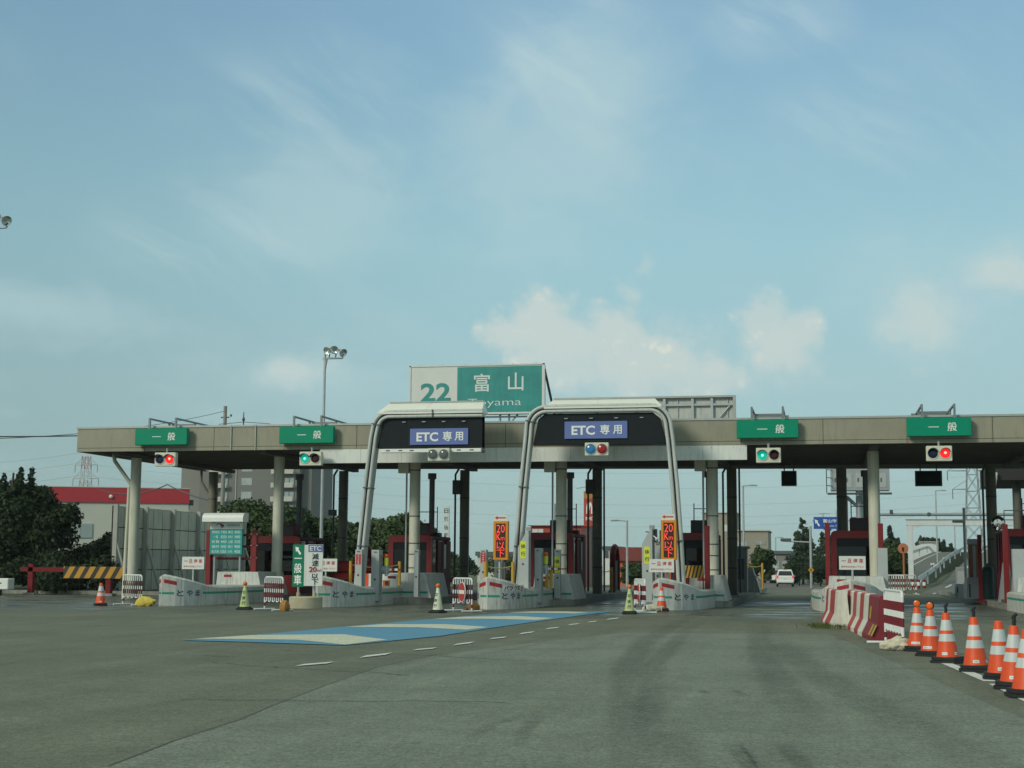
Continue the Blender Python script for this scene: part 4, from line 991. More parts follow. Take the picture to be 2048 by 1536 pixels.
# two-sided lane choice sign on a concrete drum
b = MB(); b.lathe([(0, 0), (.52, 0), (.53, .33), (.50, .36), (0, .36)], 'conc_base', 28)
single(b, 'sign_plinth', 'round cream concrete plinth under the 一般車 and ETC sign', 'plinth', (-15.85, 44.45, 0))
t = thing('direction_board', 'V-shaped board, green 一般車 side and white ETC 20km/h side', 'sign', (-15.85, 44.45, .36), rad(8))
b = MB(); Rg = Vector((math.cos(rad(-28)), math.sin(rad(-28)), 0)); 
def sgn(b, c, R, w, z0, z1, m, d=.09):
    n = Vector((-R.y, R.x, 0)); b.box((c.x + n.x * d / 2, c.y + n.y * d / 2, (z0 + z1) / 2), (w, d, z1 - z0), m, rz=math.atan2(R.y, R.x), bev=.006)
cg = Vector((-.27, -.02, 0)); sgn(b, cg, Rg, .46, .30, 1.62, 'sign_dkgreen'); ng = Vector((Rg.y, -Rg.x, 0)) * .004
T = lambda s, z, h, **k: b.text(s, (cg.x + ng.x, cg.y + ng.y, z), h, 'text_white', R=Rg, **k)
T('一', 1.19, .03, w=.30); T('般', .88, .31, w=.30, bold=.015); T('車', .52, .31, w=.30, bold=.015)
ar = [(-.12, .12), (.04, .09), (.0, .05), (.12, -.09), (.07, -.14), (-.05, .0), (-.09, -.05)]
b.add([cg + ng + Rg * x + Vector((0, 0, 1.43 + z)) for x, z in ar], [tuple(range(7))], 'text_white'); b.build('green_face', t)
b = MB(); Rw = Vector((math.cos(rad(6)), math.sin(rad(6)), 0)); cw = Vector((.30, -.14, 0)); sgn(b, cw, Rw, .47, .33, 1.62, 'white_paint'); nw = Vector((Rw.y, -Rw.x, 0)) * .004
b.add([cw + nw * 2 + Rw * x + Vector((0, 0, z)) for x, z in ((-.225, 1.39), (.225, 1.39), (.225, 1.61), (-.225, 1.61))], [(0, 1, 2, 3)], 'blue_etc')
T = lambda s, z, h, m, x=0, **k: b.text(s, cw + nw * 3 + Rw * x + Vector((0, 0, z)), h, m, R=Rw, **k)
T('ETC', 1.50, .15, 'text_white', w=.36, bold=.02); T('減', 1.25, .19, 'text_black', w=.21, bold=.012); T('速', 1.04, .19, 'text_black', w=.21, bold=.012); T('20', .845, .17, 'text_red', x=-.07, w=.24, bold=.03); T('km/h', .82, .09, 'text_red', x=.135, w=.14, bold=.01); T('以', .64, .17, 'text_black', w=.21, bold=.012); T('下', .45, .18, 'text_black', w=.21, bold=.012)
b.build('white_face', t)
b = MB(); 
for x in (-.25, .26): b.tube([(x, .02, .0), (x, .02, 1.5)], .035, 'galv', 8); b.lathe([(.06, 0), (.06, .12), (.04, .13)], 'conc_base', 10, (x, .02, 0))
b.box((-.0, -.09, .97), (.14, .05, 1.28), 'sign_white'); b.build('post', t)

# hazard boards
def hazard(b, x0, x1, z0, z1, y, lean=.22, n=7):
    b.bx(x0, x1, y, y + .04, z0, z1, 'hazard_black'); w = (x1 - x0) / n; h = z1 - z0; sh = lean
    for i in range(-1, n + 1):
        q = [(x0 + i * w, z0), (x0 + i * w + w * .55, z0), (x0 + i * w + w * .55 + sh, z1), (x0 + i * w + sh, z1)]
        q2 = []
        for x, z in q:
            q2.append((min(max(x, x0), x1), z))
        if q2[1][0] - q2[0][0] > .01 or q2[2][0] - q2[3][0] > .01:
            # clip slanted edges at the board ends
            def cl(p, r, lim):
                if (p[0] - lim) * (r[0] - lim) < 0:
                    u = (lim - p[0]) / (r[0] - p[0]); return (lim, p[1] + u * (r[1] - p[1]))
            out = []
            for k in range(4):
                p, r = q[k], q[(k + 1) % 4]
                if x0 - 1e-6 <= p[0] <= x1 + 1e-6: out.append(p)
                for lim in (x0, x1):
                    c = cl(p, r, lim)
                    if c: out.append(c)
            if len(out) >= 3: b.add([(x, y - .004, z) for x, z in out], [tuple(range(len(out)))], 'hazard_amber')
b = MB(); hazard(b, -.42, .42, 0, .42, 0, .10, 7); b.bx(-.55, -.42, 0, .05, .1, .35, 'red_paint'); b.bx(-.5, -.46, .0, .05, -.5, .1, 'red_paint'); b.bx(.38, .42, .05, .09, -.5, .3, 'red_paint')
single(b, 'hazard_board', 'small slanted yellow and black striped board before the fourth booth', 'hazard board', (-4.28, 50.0, .98), 'yellow and black striped boards')
t = thing('guard_rail', 'dark red rail with a yellow and black board at the left verge', 'guard rail', (-30.5, 57, 0))
b = MB(); hazard(b, -31.0, -27.75, .72, 1.2, 57, .28, 7); b.build('striped_board', t, True)
b = MB(); b.bx(-33.0, -30.9, 57.05, 57.15, .98, 1.16, 'red_dark'); b.build('rail', t, True)
for x in (-32.55, -29.0): b = MB(); b.bx(x - .11, x + .11, 57.05, 57.27, 0, 1.3 if x < -30 else 1.1, 'red_dark'); b.bx(x - .25, x + .25, 56.95, 57.35, 0, .1, 'conc_grey'); b.build('post', t, True)
b = MB(); b.box((0, 0, .47), (1.3, .5, .46), 'white_paint', bev=.03); b.bx(-.2, .35, -.256, -.251, .48, .53, 'steel_dark'); b.box((0, 0, .12), (.3, .3, .25), 'steel_dark')
single(b, 'white_box', 'white box cut by the left edge, on a short stand by the verge', 'box', (-33.55, 56.2, 0))
b = MB(); b.bx(-46, -27.3, 59.2, 59.45, 0, .16, 'conc_grey'); b.bx(-27.5, -27.3, 59.45, 80, 0, .16, 'conc_grey'); struct(b, 'kerb_line')
b = MB(); b.bx(-75, -27.5, 59.45, 80, -.1, .12, 'verge_soil'); b.bx(-75, -29, 80, 97, -.1, .10, 'verge_soil'); struct(b, 'verge')

# ------------------------------------------------------------------ cones
def cone_profile(H=.72, r0=.165, r1=.048, zb=.075): 
    f_ = (0, .155, .39, .47, .635, 1.0); return [(r1 + (r0 - r1) * u, zb + (H - zb) * (1 - u)) for u in f_]
def make_cone(label, top, group, loc, rz=0):
    t = thing('traffic_cone', label, 'traffic cone', loc, rz, group)
    b = MB(); p = cone_profile(); ms = ['cone_orange', 'cone_refl', 'cone_orange', 'cone_refl', 'cone_orange']
    b.lathe([(0, p[0][1] + .004), (p[0][0] - .008, p[0][1] + .004)], 'cone_orange', 20); b.lathe([(p[0][0] - .008, p[0][1] + .004)] + p, 'cone_orange', 24, mats=['cone_orange'] + ms); b.build('body', t)
    b = MB()
    for z0, z1, w in ((0, .035, .44), (.042, .085, .40)): b.prism([(w / 2 * cx_, w / 2 * cy_) for cx_, cy_ in ((-1, -.72), (-.72, -1), (.72, -1), (1, -.72), (1, .72), (.72, 1), (-.72, 1), (-1, .72))], z0, z1, 'rubber')
    b.box((0, 0, .04), (.34, .34, .03), 'rubber'); b.build('base', t)
    b = MB(); k = 6; zz = (.115, .155)
    for a0 in ((-105, -75), (-35, -15)) if top != 'lamp' else ((-125, -70),):
        vs = []
        for i in range(k + 1):
            a = rad(a0[0] + (a0[1] - a0[0]) * i / k)
            for z in zz: r = .165 - (z - .075) / .645 * .117 + .0025; vs.append((r * math.cos(a), r * math.sin(a), z))
        b.add(vs, [(2 * i, 2 * i + 2, 2 * i + 3, 2 * i + 1) for i in range(k)], 'tape_white')
        vs = []
        for i in range(k + 1):
            a = rad(a0[0] + (a0[1] - a0[0]) * (.15 + .7 * i / k))
            for z in (.130, .141): r = .165 - (z - .075) / .645 * .117 + .004; vs.append((r * math.cos(a), r * math.sin(a), z))
        b.add(vs, [(2 * i, 2 * i + 2, 2 * i + 3, 2 * i + 1) for i in range(k)], 'steel_grey')
    b.build('name_tape', t)
    if top == 'lamp':
        b = MB(); b.lathe([(.055, -.03), (.062, -.03), (.062, .03), (.055, .03)], 'rubber', 20, (0, 0, .785), 'Y'); b.lathe([(0, .034), (.03, .033), (.055, .024)], 'amber', 20, (0, 0, .785), 'Y'); b.lathe([(0, -.034), (.03, -.033), (.055, -.024)], 'amber', 20, (0, 0, .785), 'Y'); b.lathe([(.03, .70), (.03, .735)], 'rubber', 10); b.build('lamp', t)
    if top == 'hook':
        b = MB(); b.tube([(0, 0, .70), (.005, 0, .78), (.0, 0, .84)], .022, 'rubber', 8); b.tube([(-.02, 0, .80), (.03, .02, .86)], .02, 'rubber', 8); b.build('lamp_holder', t)
    return t
CG = 'orange cones along the right lane edge'
CP = [(1.55, 25.9, 'lamp', 'farthest of the row, orange cone with amber lamp beside the white sandbag'), (1.68, 24.55, 'lamp', 'orange cone with amber lamp, second of the row from the barriers'),
      (1.80, 22.9, 'hook', 'orange cone with black holder, third of the row'), (2.02, 21.1, 'hook', 'orange cone standing clear of the others, black holder on top'),
      (2.19, 19.75, None, 'orange cone without top fitting, behind the two nearest cones'), (2.17, 18.25, 'hook', 'orange cone with black holder, second nearest at the right edge'), (2.17, 17.15, None, 'nearest orange cone, cut by the right edge of the picture')]
for x, y, k, l in CP:
    c = make_cone(l, k, CG, (x, y, .004), random.uniform(-.4, .4)); c.rotation_euler = (rad(random.uniform(-1.1, 1.1)), rad(random.uniform(-1.3, 1.3)), c.rotation_euler.z)
make_cone('orange cone before the nose of the stop sign island', None, 'single orange cones by the islands', (-4.85, 46.0, 0), .2)
make_cone('orange cone with broken bands at the left verge beside the zebra fence', None, 'single orange cones by the islands', (-22.75, 44.3, 0), .5)
def slow_cone(loc, m, label, rz):
    t = thing('slow_cone', label, 'cone', loc, rz, 'pale 最徐行 cones with orange balls'); b = MB()
    b.lathe([(0, .72), (.04, .72), (.155, .07)], m, 24)
    def wp(u, v, zc):
        z = zc + v; r = .04 + (.72 - z) / .65 * .115 + .004; a = -math.pi / 2 + u / r; return (r * math.cos(a), r * math.sin(a), z)
    for i, c in enumerate('最徐行'): b.text(c, (0, 0, 0), .115, 'text_black', w=.09 + .012 * i, bold=.025, warp=lambda u, v, i=i: wp(u, v, .51 - i * .155))
    b.build('body', t)
    b = MB(); b.prism([(.2 * math.cos(a), .2 * math.sin(a)) for a in [rad(22.5 + 45 * k) for k in range(8)]], 0, .09, 'rubber'); b.box((0, 0, .03), (.40, .40, .05), 'rubber', bev=.01); b.build('base', t)
    b = MB(); b.lathe([(.068 * math.sin(rad(a)), .775 - .068 * math.cos(rad(a))) for a in range(0, 181, 20)], 'ball_orange', 16); b.build('ball', t)
slow_cone((-16.98, 42.2, 0), 'cone_lime', 'yellow-green 最徐行 cone at the left, on wet asphalt before the zebra fence', .05); slow_cone((-10.86, 41.7, 0), 'cone_cream', 'cream 最徐行 cone in the middle beside the no-entry fence', -.4); slow_cone((-5.45, 42.9, 0), 'cone_lime', 'pale lime 最徐行 cone at the right lane of the wide gate', .0)

# ------------------------------------------------------------------ zebra fences
def band_mat(p):
    z = p[2] if not isinstance(p, Vector) else p.z
    return 'pipe_white' if z > .80 else 'maroon_stripe' if z > .64 else 'pipe_white' if z > .53 else 'maroon_stripe' if z > .38 else 'pipe_white' if z > .22 else 'maroon_stripe' if z > .12 else 'pipe_white'
ZC = [.0, .12, .22, .26, .38, .53, .64, .80, .95]
def fence(loc, rz, L, nb, label, disc=None, group='white and maroon pipe fences'):
    t = thing('zebra_fence', label, 'pipe fence', loc, rz, group)
    b = MB(); r = .024; hx = L / 2
    path = [(-hx, 0, z) for z in ZC[:-1]] + [(-hx, 0, .88)] + [(-hx + .1 - .1 * math.cos(rad(a)), 0, .88 + .1 * math.sin(rad(a))) for a in (30, 60, 90)] + [(hx - .1 + .1 * math.sin(rad(a)), 0, .88 + .1 * math.cos(rad(a))) for a in (0, 30, 60)] + [(hx, 0, .88)] + [(hx, 0, z) for z in reversed(ZC[:-1])]
    b.tube(path, r, 'pipe_white', 8, bands=band_mat); b.build('frame', t)
    b = MB()
    for i in range(nb):
        x = -hx + L * (i + 1) / (nb + 1); b.tube([(x, 0, z) for z in (.26, .38, .53, .64, .80, .97)], .018, 'pipe_white', 8, bands=band_mat)
    n2 = nb + 1
    for i in range(n2): b.tube([(-hx + L * i / n2, 0, .26), (-hx + L * (i + 1) / n2, 0, .26)], .018, 'pipe_white', 8, bands=lambda p, i=i: ('pipe_white', 'maroon_stripe')[i % 2])
    b.build('bars', t)
    for x in (-hx, hx):
        b = MB(); b.tube([(x, -.34, .03), (x, .34, .03)], .027, 'pipe_white', 8); b.build('foot', t)
    if disc is not None:
        b = MB(); Rv = Vector((math.cos(disc), math.sin(disc), 0)); nv = Vector((Rv.y, -Rv.x, 0)); c = Vector((.05, -.06, .58))
        def dsc(o, rr, m): b.add([c + nv * o + Rv * rr * math.cos(2 * math.pi * k / 24) + Vector((0, 0, rr * math.sin(2 * math.pi * k / 24))) for k in range(24)], [tuple(range(24))], m)
        b.add([c + nv * o + Rv * .30 * math.cos(2 * math.pi * k / 24) + Vector((0, 0, .30 * math.sin(2 * math.pi * k / 24))) for o in (0, -.02) for k in range(24)], [tuple(range(24)), tuple(range(47, 23, -1))] + [(k, (k + 1) % 24, 24 + (k + 1) % 24, 24 + k) for k in range(24)], 'pipe_white')
        dsc(.003, .28, 'text_red'); b.add([c + nv * .006 + Rv * u + Vector((0, 0, v)) for u, v in ((-.23, -.055), (.23, -.055), (.23, .055), (-.23, .055))], [(0, 1, 2, 3)], 'pipe_white'); b.build('no_entry_disc', t)
    return t
fence((-21.95, 44.9, 0), rad(-38), 1.3, 8, 'zebra pipe fence at the left verge between orange cone and yellow bag')
fence((-15.95, 41.9, 0), rad(-42), 1.15, 8, 'zebra pipe fence before the 一般車 sign, beside an orange bag')
fence((-10.42, 42.9, 0), rad(-45), 1.05, 7, 'zebra pipe fence with a no-entry disc before the rusty island', rad(-12))
fence((-5.28, 44.0, 0), rad(-69), 1.25, 8, 'zebra pipe fence seen end-on beside the pale lime cone', rad(-8))
fence((1.23, 27.1, 0), rad(-84), 2.0, 12, 'large zebra pipe fence seen edge-on beside the concrete barriers')
fence((3.45, 76, 0), rad(-30), 1.2, 8, 'far zebra pipe fence behind the centre-right booth, left one'); fence((4.1, 77.5, 0), rad(20), 1.2, 8, 'far zebra pipe fence behind the centre-right booth, right one')

# sandbags
def bag(loc, s, m, label, seed, rz=0.0):
    cr_ = 2.3 if m == 'bag_white' else 1.0
    rs = np.random.RandomState(seed); bm = bmesh.new(); bmesh.ops.create_icosphere(bm, subdivisions=4, radius=1); ph = rs.uniform(0, 6, 12)
    for v in bm.verts:
        x, y, z = v.co; k = 1 + cr_ * .10 * math.sin(3.1 * x + ph[0]) * math.sin(2.7 * y + ph[1]) + .07 * math.sin(6 * x + ph[2] + 2 * z) + cr_ * .05 * math.sin(9 * y + ph[3] + 3 * x) + cr_ * .04 * math.sin(15 * x + ph[4]) * math.sin(13 * y + 9 * z)
        x, y, z = x * k, y * k, z * k
        if x > .55: q = (x - .55) / .5; y *= 1 - .72 * min(1, q); z *= 1 - .6 * min(1, q); x += .35 * q; z += .35 * q * q
        z = max(z, -.55 + .03 * math.sin(8 * x)); v.co = (x * s[0], y * s[1], (z + .55) * s[2])
    t = thing('sandbag', label, 'sandbag', loc, rz, 'sandbags weighing down the fences')
    me = bpy.data.meshes.new('sack'); bm.to_mesh(me); bm.free(); me.materials.append(MATS[m])
    for p in me.polygons: p.use_smooth = True
    o = bpy.data.objects.new('sack', me); COL.objects.link(o); o.parent = t
    b = MB(); b.lathe([(.03, 0), (.055, .02), (.09, .07), (.05, .09)], m, 9, (.95 * s[0], 0, .60 * s[2]), 'X'); b.lathe([(.045, -.012), (.06, 0), (.045, .015)], 'rubber', 9, (.95 * s[0], 0, .6 * s[2]), 'X'); b.build('tied_neck', t)
bag((-21.3, 44.45, 0), (.30, .20, .20), 'bag_yellow', 'bright yellow sandbag on the foot of the left fence', 3, rad(-10)); bag((-15.42, 41.45, 0), (.15, .13, .21), 'bag_orange', 'orange-brown sandbag on the fence foot before the concrete base', 5, rad(100)); bag((-10.2, 43.5, 0), (.17, .15, .17), 'bag_orange', 'orange-brown sandbag between the no-entry fence and the rusty island', 8, rad(170)); bag((-5.1, 45.3, 0), (.26, .17, .13), 'bag_white', 'cream sandbag beside the end-on fence and the orange cone', 11, .3); bag((1.24, 26.1, 0), (.27, .24, .13), 'bag_white', 'cream sandbag under the large fence next to the cone row', 14, rad(60))

# concrete barriers
def barrier(a, b_, ms, label, yellow=False):
    a = Vector((*a, 0)); b_ = Vector((*b_, 0)); d = b_ - a; L = d.length; rz = math.atan2(d.y, d.x)
    t = thing('concrete_barrier', label, 'concrete barrier', (a + b_) / 2, rz, 'red and white concrete barriers')
    prof = [(-.26, .0), (.26, .0), (.26, .08), (.14, .32), (.10, .82), (.07, .85), (-.07, .85), (-.10, .82), (-.14, .32), (-.26, .08)]
    b = MB(); n = len(ms); k = len(prof)
    for i in range(n):
        x0 = -L / 2 + L * i / n; x1 = x0 + L / n
        b.add([(x0, y, z) for y, z in prof] + [(x1, y, z) for y, z in prof], [(j, (j + 1) % k, k + (j + 1) % k, k + j) for j in range(k)], ms[i])
    b.add([(-L / 2, y, z) for y, z in prof], [tuple(range(k))], ms[0]); b.add([(L / 2, y, z) for y, z in prof], [tuple(range(k))[::-1]], ms[-1]); b.build('body', t)
    if yellow:
        for sx in (-.55, .25, .7):
            b = MB()
            for y0, z0, y1, z1 in ((-.252, .10, -.155, .30),) if sx > 0 else ((-.139, .38, -.112, .62),):
                b.add([(sx, y0 - .006, z0), (sx + .26, y0 - .006, z0), (sx + .26, y1 - .006, z1), (sx, y1 - .006, z1)], [(0, 1, 2, 3)], 'refl_yellow')
            b.build('reflector', t)
    return t
barrier((.22, 38.2), (.46, 34.9), ['jersey_red', 'jersey_white', 'jersey_red', 'jersey_red', 'jersey_white'], 'concrete barrier standing end-on, white end with red side')
barrier((.70, 36.2), (1.02, 31.0), ['jersey_red', 'jersey_white', 'jersey_red', 'jersey_white', 'jersey_red', 'jersey_white'], 'long concrete barrier striped red and white')
barrier((1.03, 30.8), (1.16, 29.0), ['jersey_dark'], 'dark red concrete barrier with yellow reflector squares', True)

# ------------------------------------------------------------------ trees
def leaves(lobes, n, size, rs, shell=.45):
    w = np.array([l[3] * l[4] * l[5] for l in lobes]) ** .7; w /= w.sum(); pick = rs.choice(len(lobes), n, p=w)
    L = np.array(lobes)[pick]; d = rs.normal(size=(n, 3)); d /= np.linalg.norm(d, axis=1)[:, None]
    d[:, 2] = np.where(d[:, 2] < -.5, -d[:, 2], d[:, 2]); r = (1 - shell * rs.rand(n) ** 1.6)
    r *= 1 + .16 * np.sin(d[:, 0] * 5 + L[:, 0] * 3) * np.sin(d[:, 2] * 6 + L[:, 1]) + .08 * rs.normal(size=n)
    C = L[:, :3] + d * r[:, None] * L[:, 3:6]
    nrm = d + rs.normal(size=(n, 3)) * .6; nrm /= np.linalg.norm(nrm, axis=1)[:, None]
    a = np.cross(nrm, rs.normal(size=(n, 3))); a /= np.linalg.norm(a, axis=1)[:, None]; b = np.cross(nrm, a)
    s = size * rs.uniform(.6, 1.4, n)[:, None]; e = rs.uniform(.45, .8, n)[:, None]
    return C, a * s, b * s * e
def leaf_mesh(name, C, a, b, m, rs):
    n = len(C); V = np.stack([C - a, C - b, C + a, C + b], 1).reshape(-1, 3)
    me = bpy.data.meshes.new(name); me.vertices.add(4 * n); me.vertices.foreach_set('co', V.ravel())
    me.loops.add(4 * n); me.loops.foreach_set('vertex_index', np.arange(4 * n)); me.polygons.add(n); me.polygons.foreach_set('loop_start', np.arange(0, 4 * n, 4)); 
    me.update(calc_edges=True); me.materials.append(MATS[m])
    at_ = me.attributes.new('leafrand', 'FLOAT', 'FACE'); at_.data.foreach_set('value', rs.rand(n) * .9); me.update(); return me
def tree(name, label, base, lobes, n, size, m, seed, group, trunk_h=None, cat='tree', tr=.16, shell=.45):
    rs = np.random.RandomState(seed); t = thing(name, label, cat, base, 0, group)
    C, a, b = leaves(lobes, n, size, rs, shell)
    o = bpy.data.objects.new('crown', leaf_mesh('crown', C, a, b, m, rs)); COL.objects.link(o); o.parent = t
    mb = MB(); top = max(l[2] for l in lobes)
    mb.tube([(0, 0, -.1), (.04, .02, top * .35), (-.03, .0, top * .7), (0, .02, top)], tr, 'bark', 8, r2=tr * .3)
    for l in lobes[:7]: mb.tube([(0, 0, top * .3), (l[0] * .5, l[1] * .5, top * .3 + (l[2] - top * .3) * .6), (l[0], l[1], l[2])], tr * .45, 'bark', 6, r2=tr * .12)
    mb.build('trunk', t); return t
def rlobes(rs, w, h, n, z0=.35):
    L = [(0, 0, h * .62, w * .36, w * .36, h * .34)]
    for i in range(n):
        an = rs.uniform(0, 6.28); rr = w * .5 * rs.uniform(.35, .78); z = h * rs.uniform(z0, .86); k = rs.uniform(.16, .27) * w
        L.append((rr * math.cos(an), rr * math.sin(an), z, k, k, k * rs.uniform(.7, 1.0)))
    return L
TG = 'trees behind the toll plaza'
def P2(px, Y): return Vector((at(px, 1130, Y).x, Y, gz(Y)))
# left dark trees
for px, Y, w, h, n, lab, sd_ in ((18, 63, 4.2, 4.9, 9000, 'darkest tree at the left edge with two spiky leaders', 1), (95, 64, 3.6, 4.4, 8000, 'dark rounded tree between the left edge and the red-topped hall', 2), (-40, 65, 5.0, 5.6, 7000, 'dark tree just cut by the left edge', 9)):
    rs = np.random.RandomState(sd_); L = rlobes(rs, w, h, 13, .18)
    if sd_ == 1:
        for dx, hh in ((-.6, 5.3), (.25, 5.55), (.8, 5.5)): 
            for q in range(5): L.append((dx + .04 * q, 0, hh - .9 + .22 * q, .30 - .045 * q, .3 - .045 * q, .25))
    tree('broadleaf_tree', lab, P2(px, Y), L, n * 2, .10, 'leaf_dark', sd_, 'dark trees at the left edge')
for px, Y, w, h, n, lab, sd_ in ((185, 66, 3.0, 2.3, 4500, 'low dark bush before the white hall wall', 3), (232, 67, 2.6, 2.9, 4500, 'dark bush touching the leftmost cream column', 4), (70, 60.3, 3.2, 1.6, 3500, 'low dark hedge bush behind the red rail', 5), (150, 60.5, 3.6, 1.3, 3500, 'low hedge bush behind the striped board', 6)):
    rs = np.random.RandomState(sd_); L = rlobes(rs, w, h, 10, .15); tree('bush', lab, P2(px, Y), L, n * 2, .085, 'leaf_dark', sd_, 'bushes along the left verge', cat='bush', tr=.06)
for i, (px, Y, w, h, lab) in enumerate(((430, 84, 4.4, 4.2, 'leafy tree behind the end of the noise wall'), (500, 86, 5.2, 5.5, 'tallest leafy tree in front of the grey apartment block'), (575, 85, 4.6, 5.0, 'leafy tree right of the cream column before the apartment block'), (650, 87, 4.6, 4.1, 'leafy tree at the foot of the floodlight mast'), (715, 86, 4.4, 3.9, 'leafy tree seen left of the gate leg'), (775, 85, 4.8, 4.2, 'leafy tree seen between the gate leg and the column'), (820, 88, 4.0, 3.9, 'leafy tree just behind the third column'))):
    rs = np.random.RandomState(30 + i); tree('broadleaf_tree', lab, P2(px, Y), rlobes(rs, w, h, 15, .15), 17000, .115, 'leaf_mid', 30 + i, TG)
# conifers and bushes at the right
def conifer(name, lab, base, w, h, n, sd_, group):
    rs = np.random.RandomState(sd_); L = []
    for i in range(26):
        z = h * (.12 + .86 * i / 25); rr = w * .5 * (1 - .82 * i / 25) * rs.uniform(.75, 1.1)
        for q in range(3 if i < 20 else 1): an = rs.uniform(0, 6.28); k = max(.10, rr * .42); L.append((math.cos(an) * rr * .62, math.sin(an) * rr * .62, z, k, k, h * .045))
    tree(name, lab, base, L, n, .17, 'leaf_conifer', sd_, group, tr=.14, shell=.9)
conifer('conifer_tree', 'broad dark conifer left of the centre-right booth', P2(1606, 178), 5.6, 7.6, 11000, 51, 'conifers beyond the toll plaza'); conifer('conifer_tree', 'conifer half behind the blue direction sign', P2(1655, 184), 5.6, 7.0, 9000, 52, 'conifers beyond the toll plaza'); conifer('conifer_tree', 'thin-topped conifer right of the centre-right booth', P2(1785, 120), 3.2, 4.9, 5000, 53, 'conifers beyond the toll plaza')
for px, Y, w, h, lab, sd_ in ((1522, 128, 2.3, 3.5, 'loose green shrub tree before the beige building', 61), (1500, 118, 1.5, 1.9, 'low shrub beside the grey post at the road', 62), (1598, 166, 2.8, 2.6, 'reddish low shrub right of the white van', 63), (1640, 160, 4.0, 2.9, 'dark low shrub under the conifers', 64), (1775, 112, 3.2, 3.6, 'leafy shrub on the ramp bank', 65), (1262, 112, 2.2, 1.9, 'small clipped bush behind the red hoop', 66), (905, 120, 4, 2.6, 'distant bush right of the second booth', 67), (1020, 150, 5, 2.6, 'distant bush behind the speed display', 68)):
    rs = np.random.RandomState(sd_); tree('shrub', lab, P2(px, Y), rlobes(rs, w, h, 11, .2), 6500, .11, 'leaf_mid' if sd_ not in (64, 63) else 'leaf_dark', sd_, 'shrubs beyond the toll plaza', cat='shrub', tr=.07)

# ------------------------------------------------------------------ left background
t = thing('noise_wall', 'grey panelled noise wall with posts, behind the leftmost island', 'wall', (-30.9, 63, 0))
b = MB(); X = -30.9; y0, y1, H = 61.0, 76.0, 3.9; nP = 15
for i in range(nP):
    for j in range(4): b.bx(X, X + .06, y0 + i * (y1 - y0) / nP + .03, y0 + (i + 1) * (y1 - y0) / nP - .03, .12 + j * .95, .12 + (j + 1) * .95 - .04, 'wall_panel' if j < 2 else 'wall_panel_pale')
b.bx(X - .04, X - .002, y0, y1, .1, H, 'joint_dark'); b.build('panels', t, True)
for i in range(0, nP + 1, 3):
    y = y0 + i * (y1 - y0) / nP; b = MB(); b.bx(X + .07, X + .27, y - .08, y + .08, 0, H + .05, 'wall_frame'); b.tube([(X + .2, y, 2.4), (X + 1.0, y, 0)], .06, 'wall_frame', 8); b.build('post', t, True)
def px_box(b, x0, x1, y0, y1, Y, d, m, zmin=None):
    p = at(x0, y0, Y); q = at(x1, y1, Y); z0 = zmin if zmin is not None else q.z; b.bx(p.x, q.x, Y, Y + d, z0, p.z, m); return p, q
t = hall = thing('red_white_hall', 'low white hall with a broad red top band behind the left trees', 'building', (-44.75, 100, 0))
b = MB(); b.bx(-62, -44.75, 100, 112, -.3, 5.62, 'white_wall'); b.build('wall', t, True)
b = MB(); b.bx(-62.1, -44.7, 99.9, 112.1, 5.62, 6.72, 'red_wall'); b.bx(-62.1, -44.7, 99.88, 100, 6.68, 6.74, 'white_wall'); b.build('band', t, True)
for a, c in ((-53.2, -51.4), (-49.8, -48.4), (-47.4, -46.0)): b = MB(); b.bx(a, c, 99.93, 99.99, 3.1, 4.1, 'far_glass'); b.bx((a + c) / 2 - .04, (a + c) / 2 + .04, 99.9, 99.93, 3.1, 4.1, 'white_wall'); b.build('window', t, True)
b = MB(); b.lathe([(0, .16), (.12, .12), (.14, 0)], 'white_paint', 12, (-50.2, 99.9, 6.05), 'Y'); b.bx(-44.7, -44.4, 100.1, 100.4, 5.5, 5.9, 'steel_dark'); b.build('wall_lamp', t, True)
b = MB()
for k in range(9): b.bx(-61, -46, 78 + k * .02, 78.3 + k * .02, .1 + k * .24, .30 + k * .24, 'galv')
b.v = [(p[0] - .0 + 16, p[1] - 78, p[2]) for p in b.v]
single(b, 'louvre_fence', 'pale horizontal slat fence glimpsed behind the left trees', 'fence', (-60, 88, 0))
hall.rotation_euler = (0, 0, rad(24))
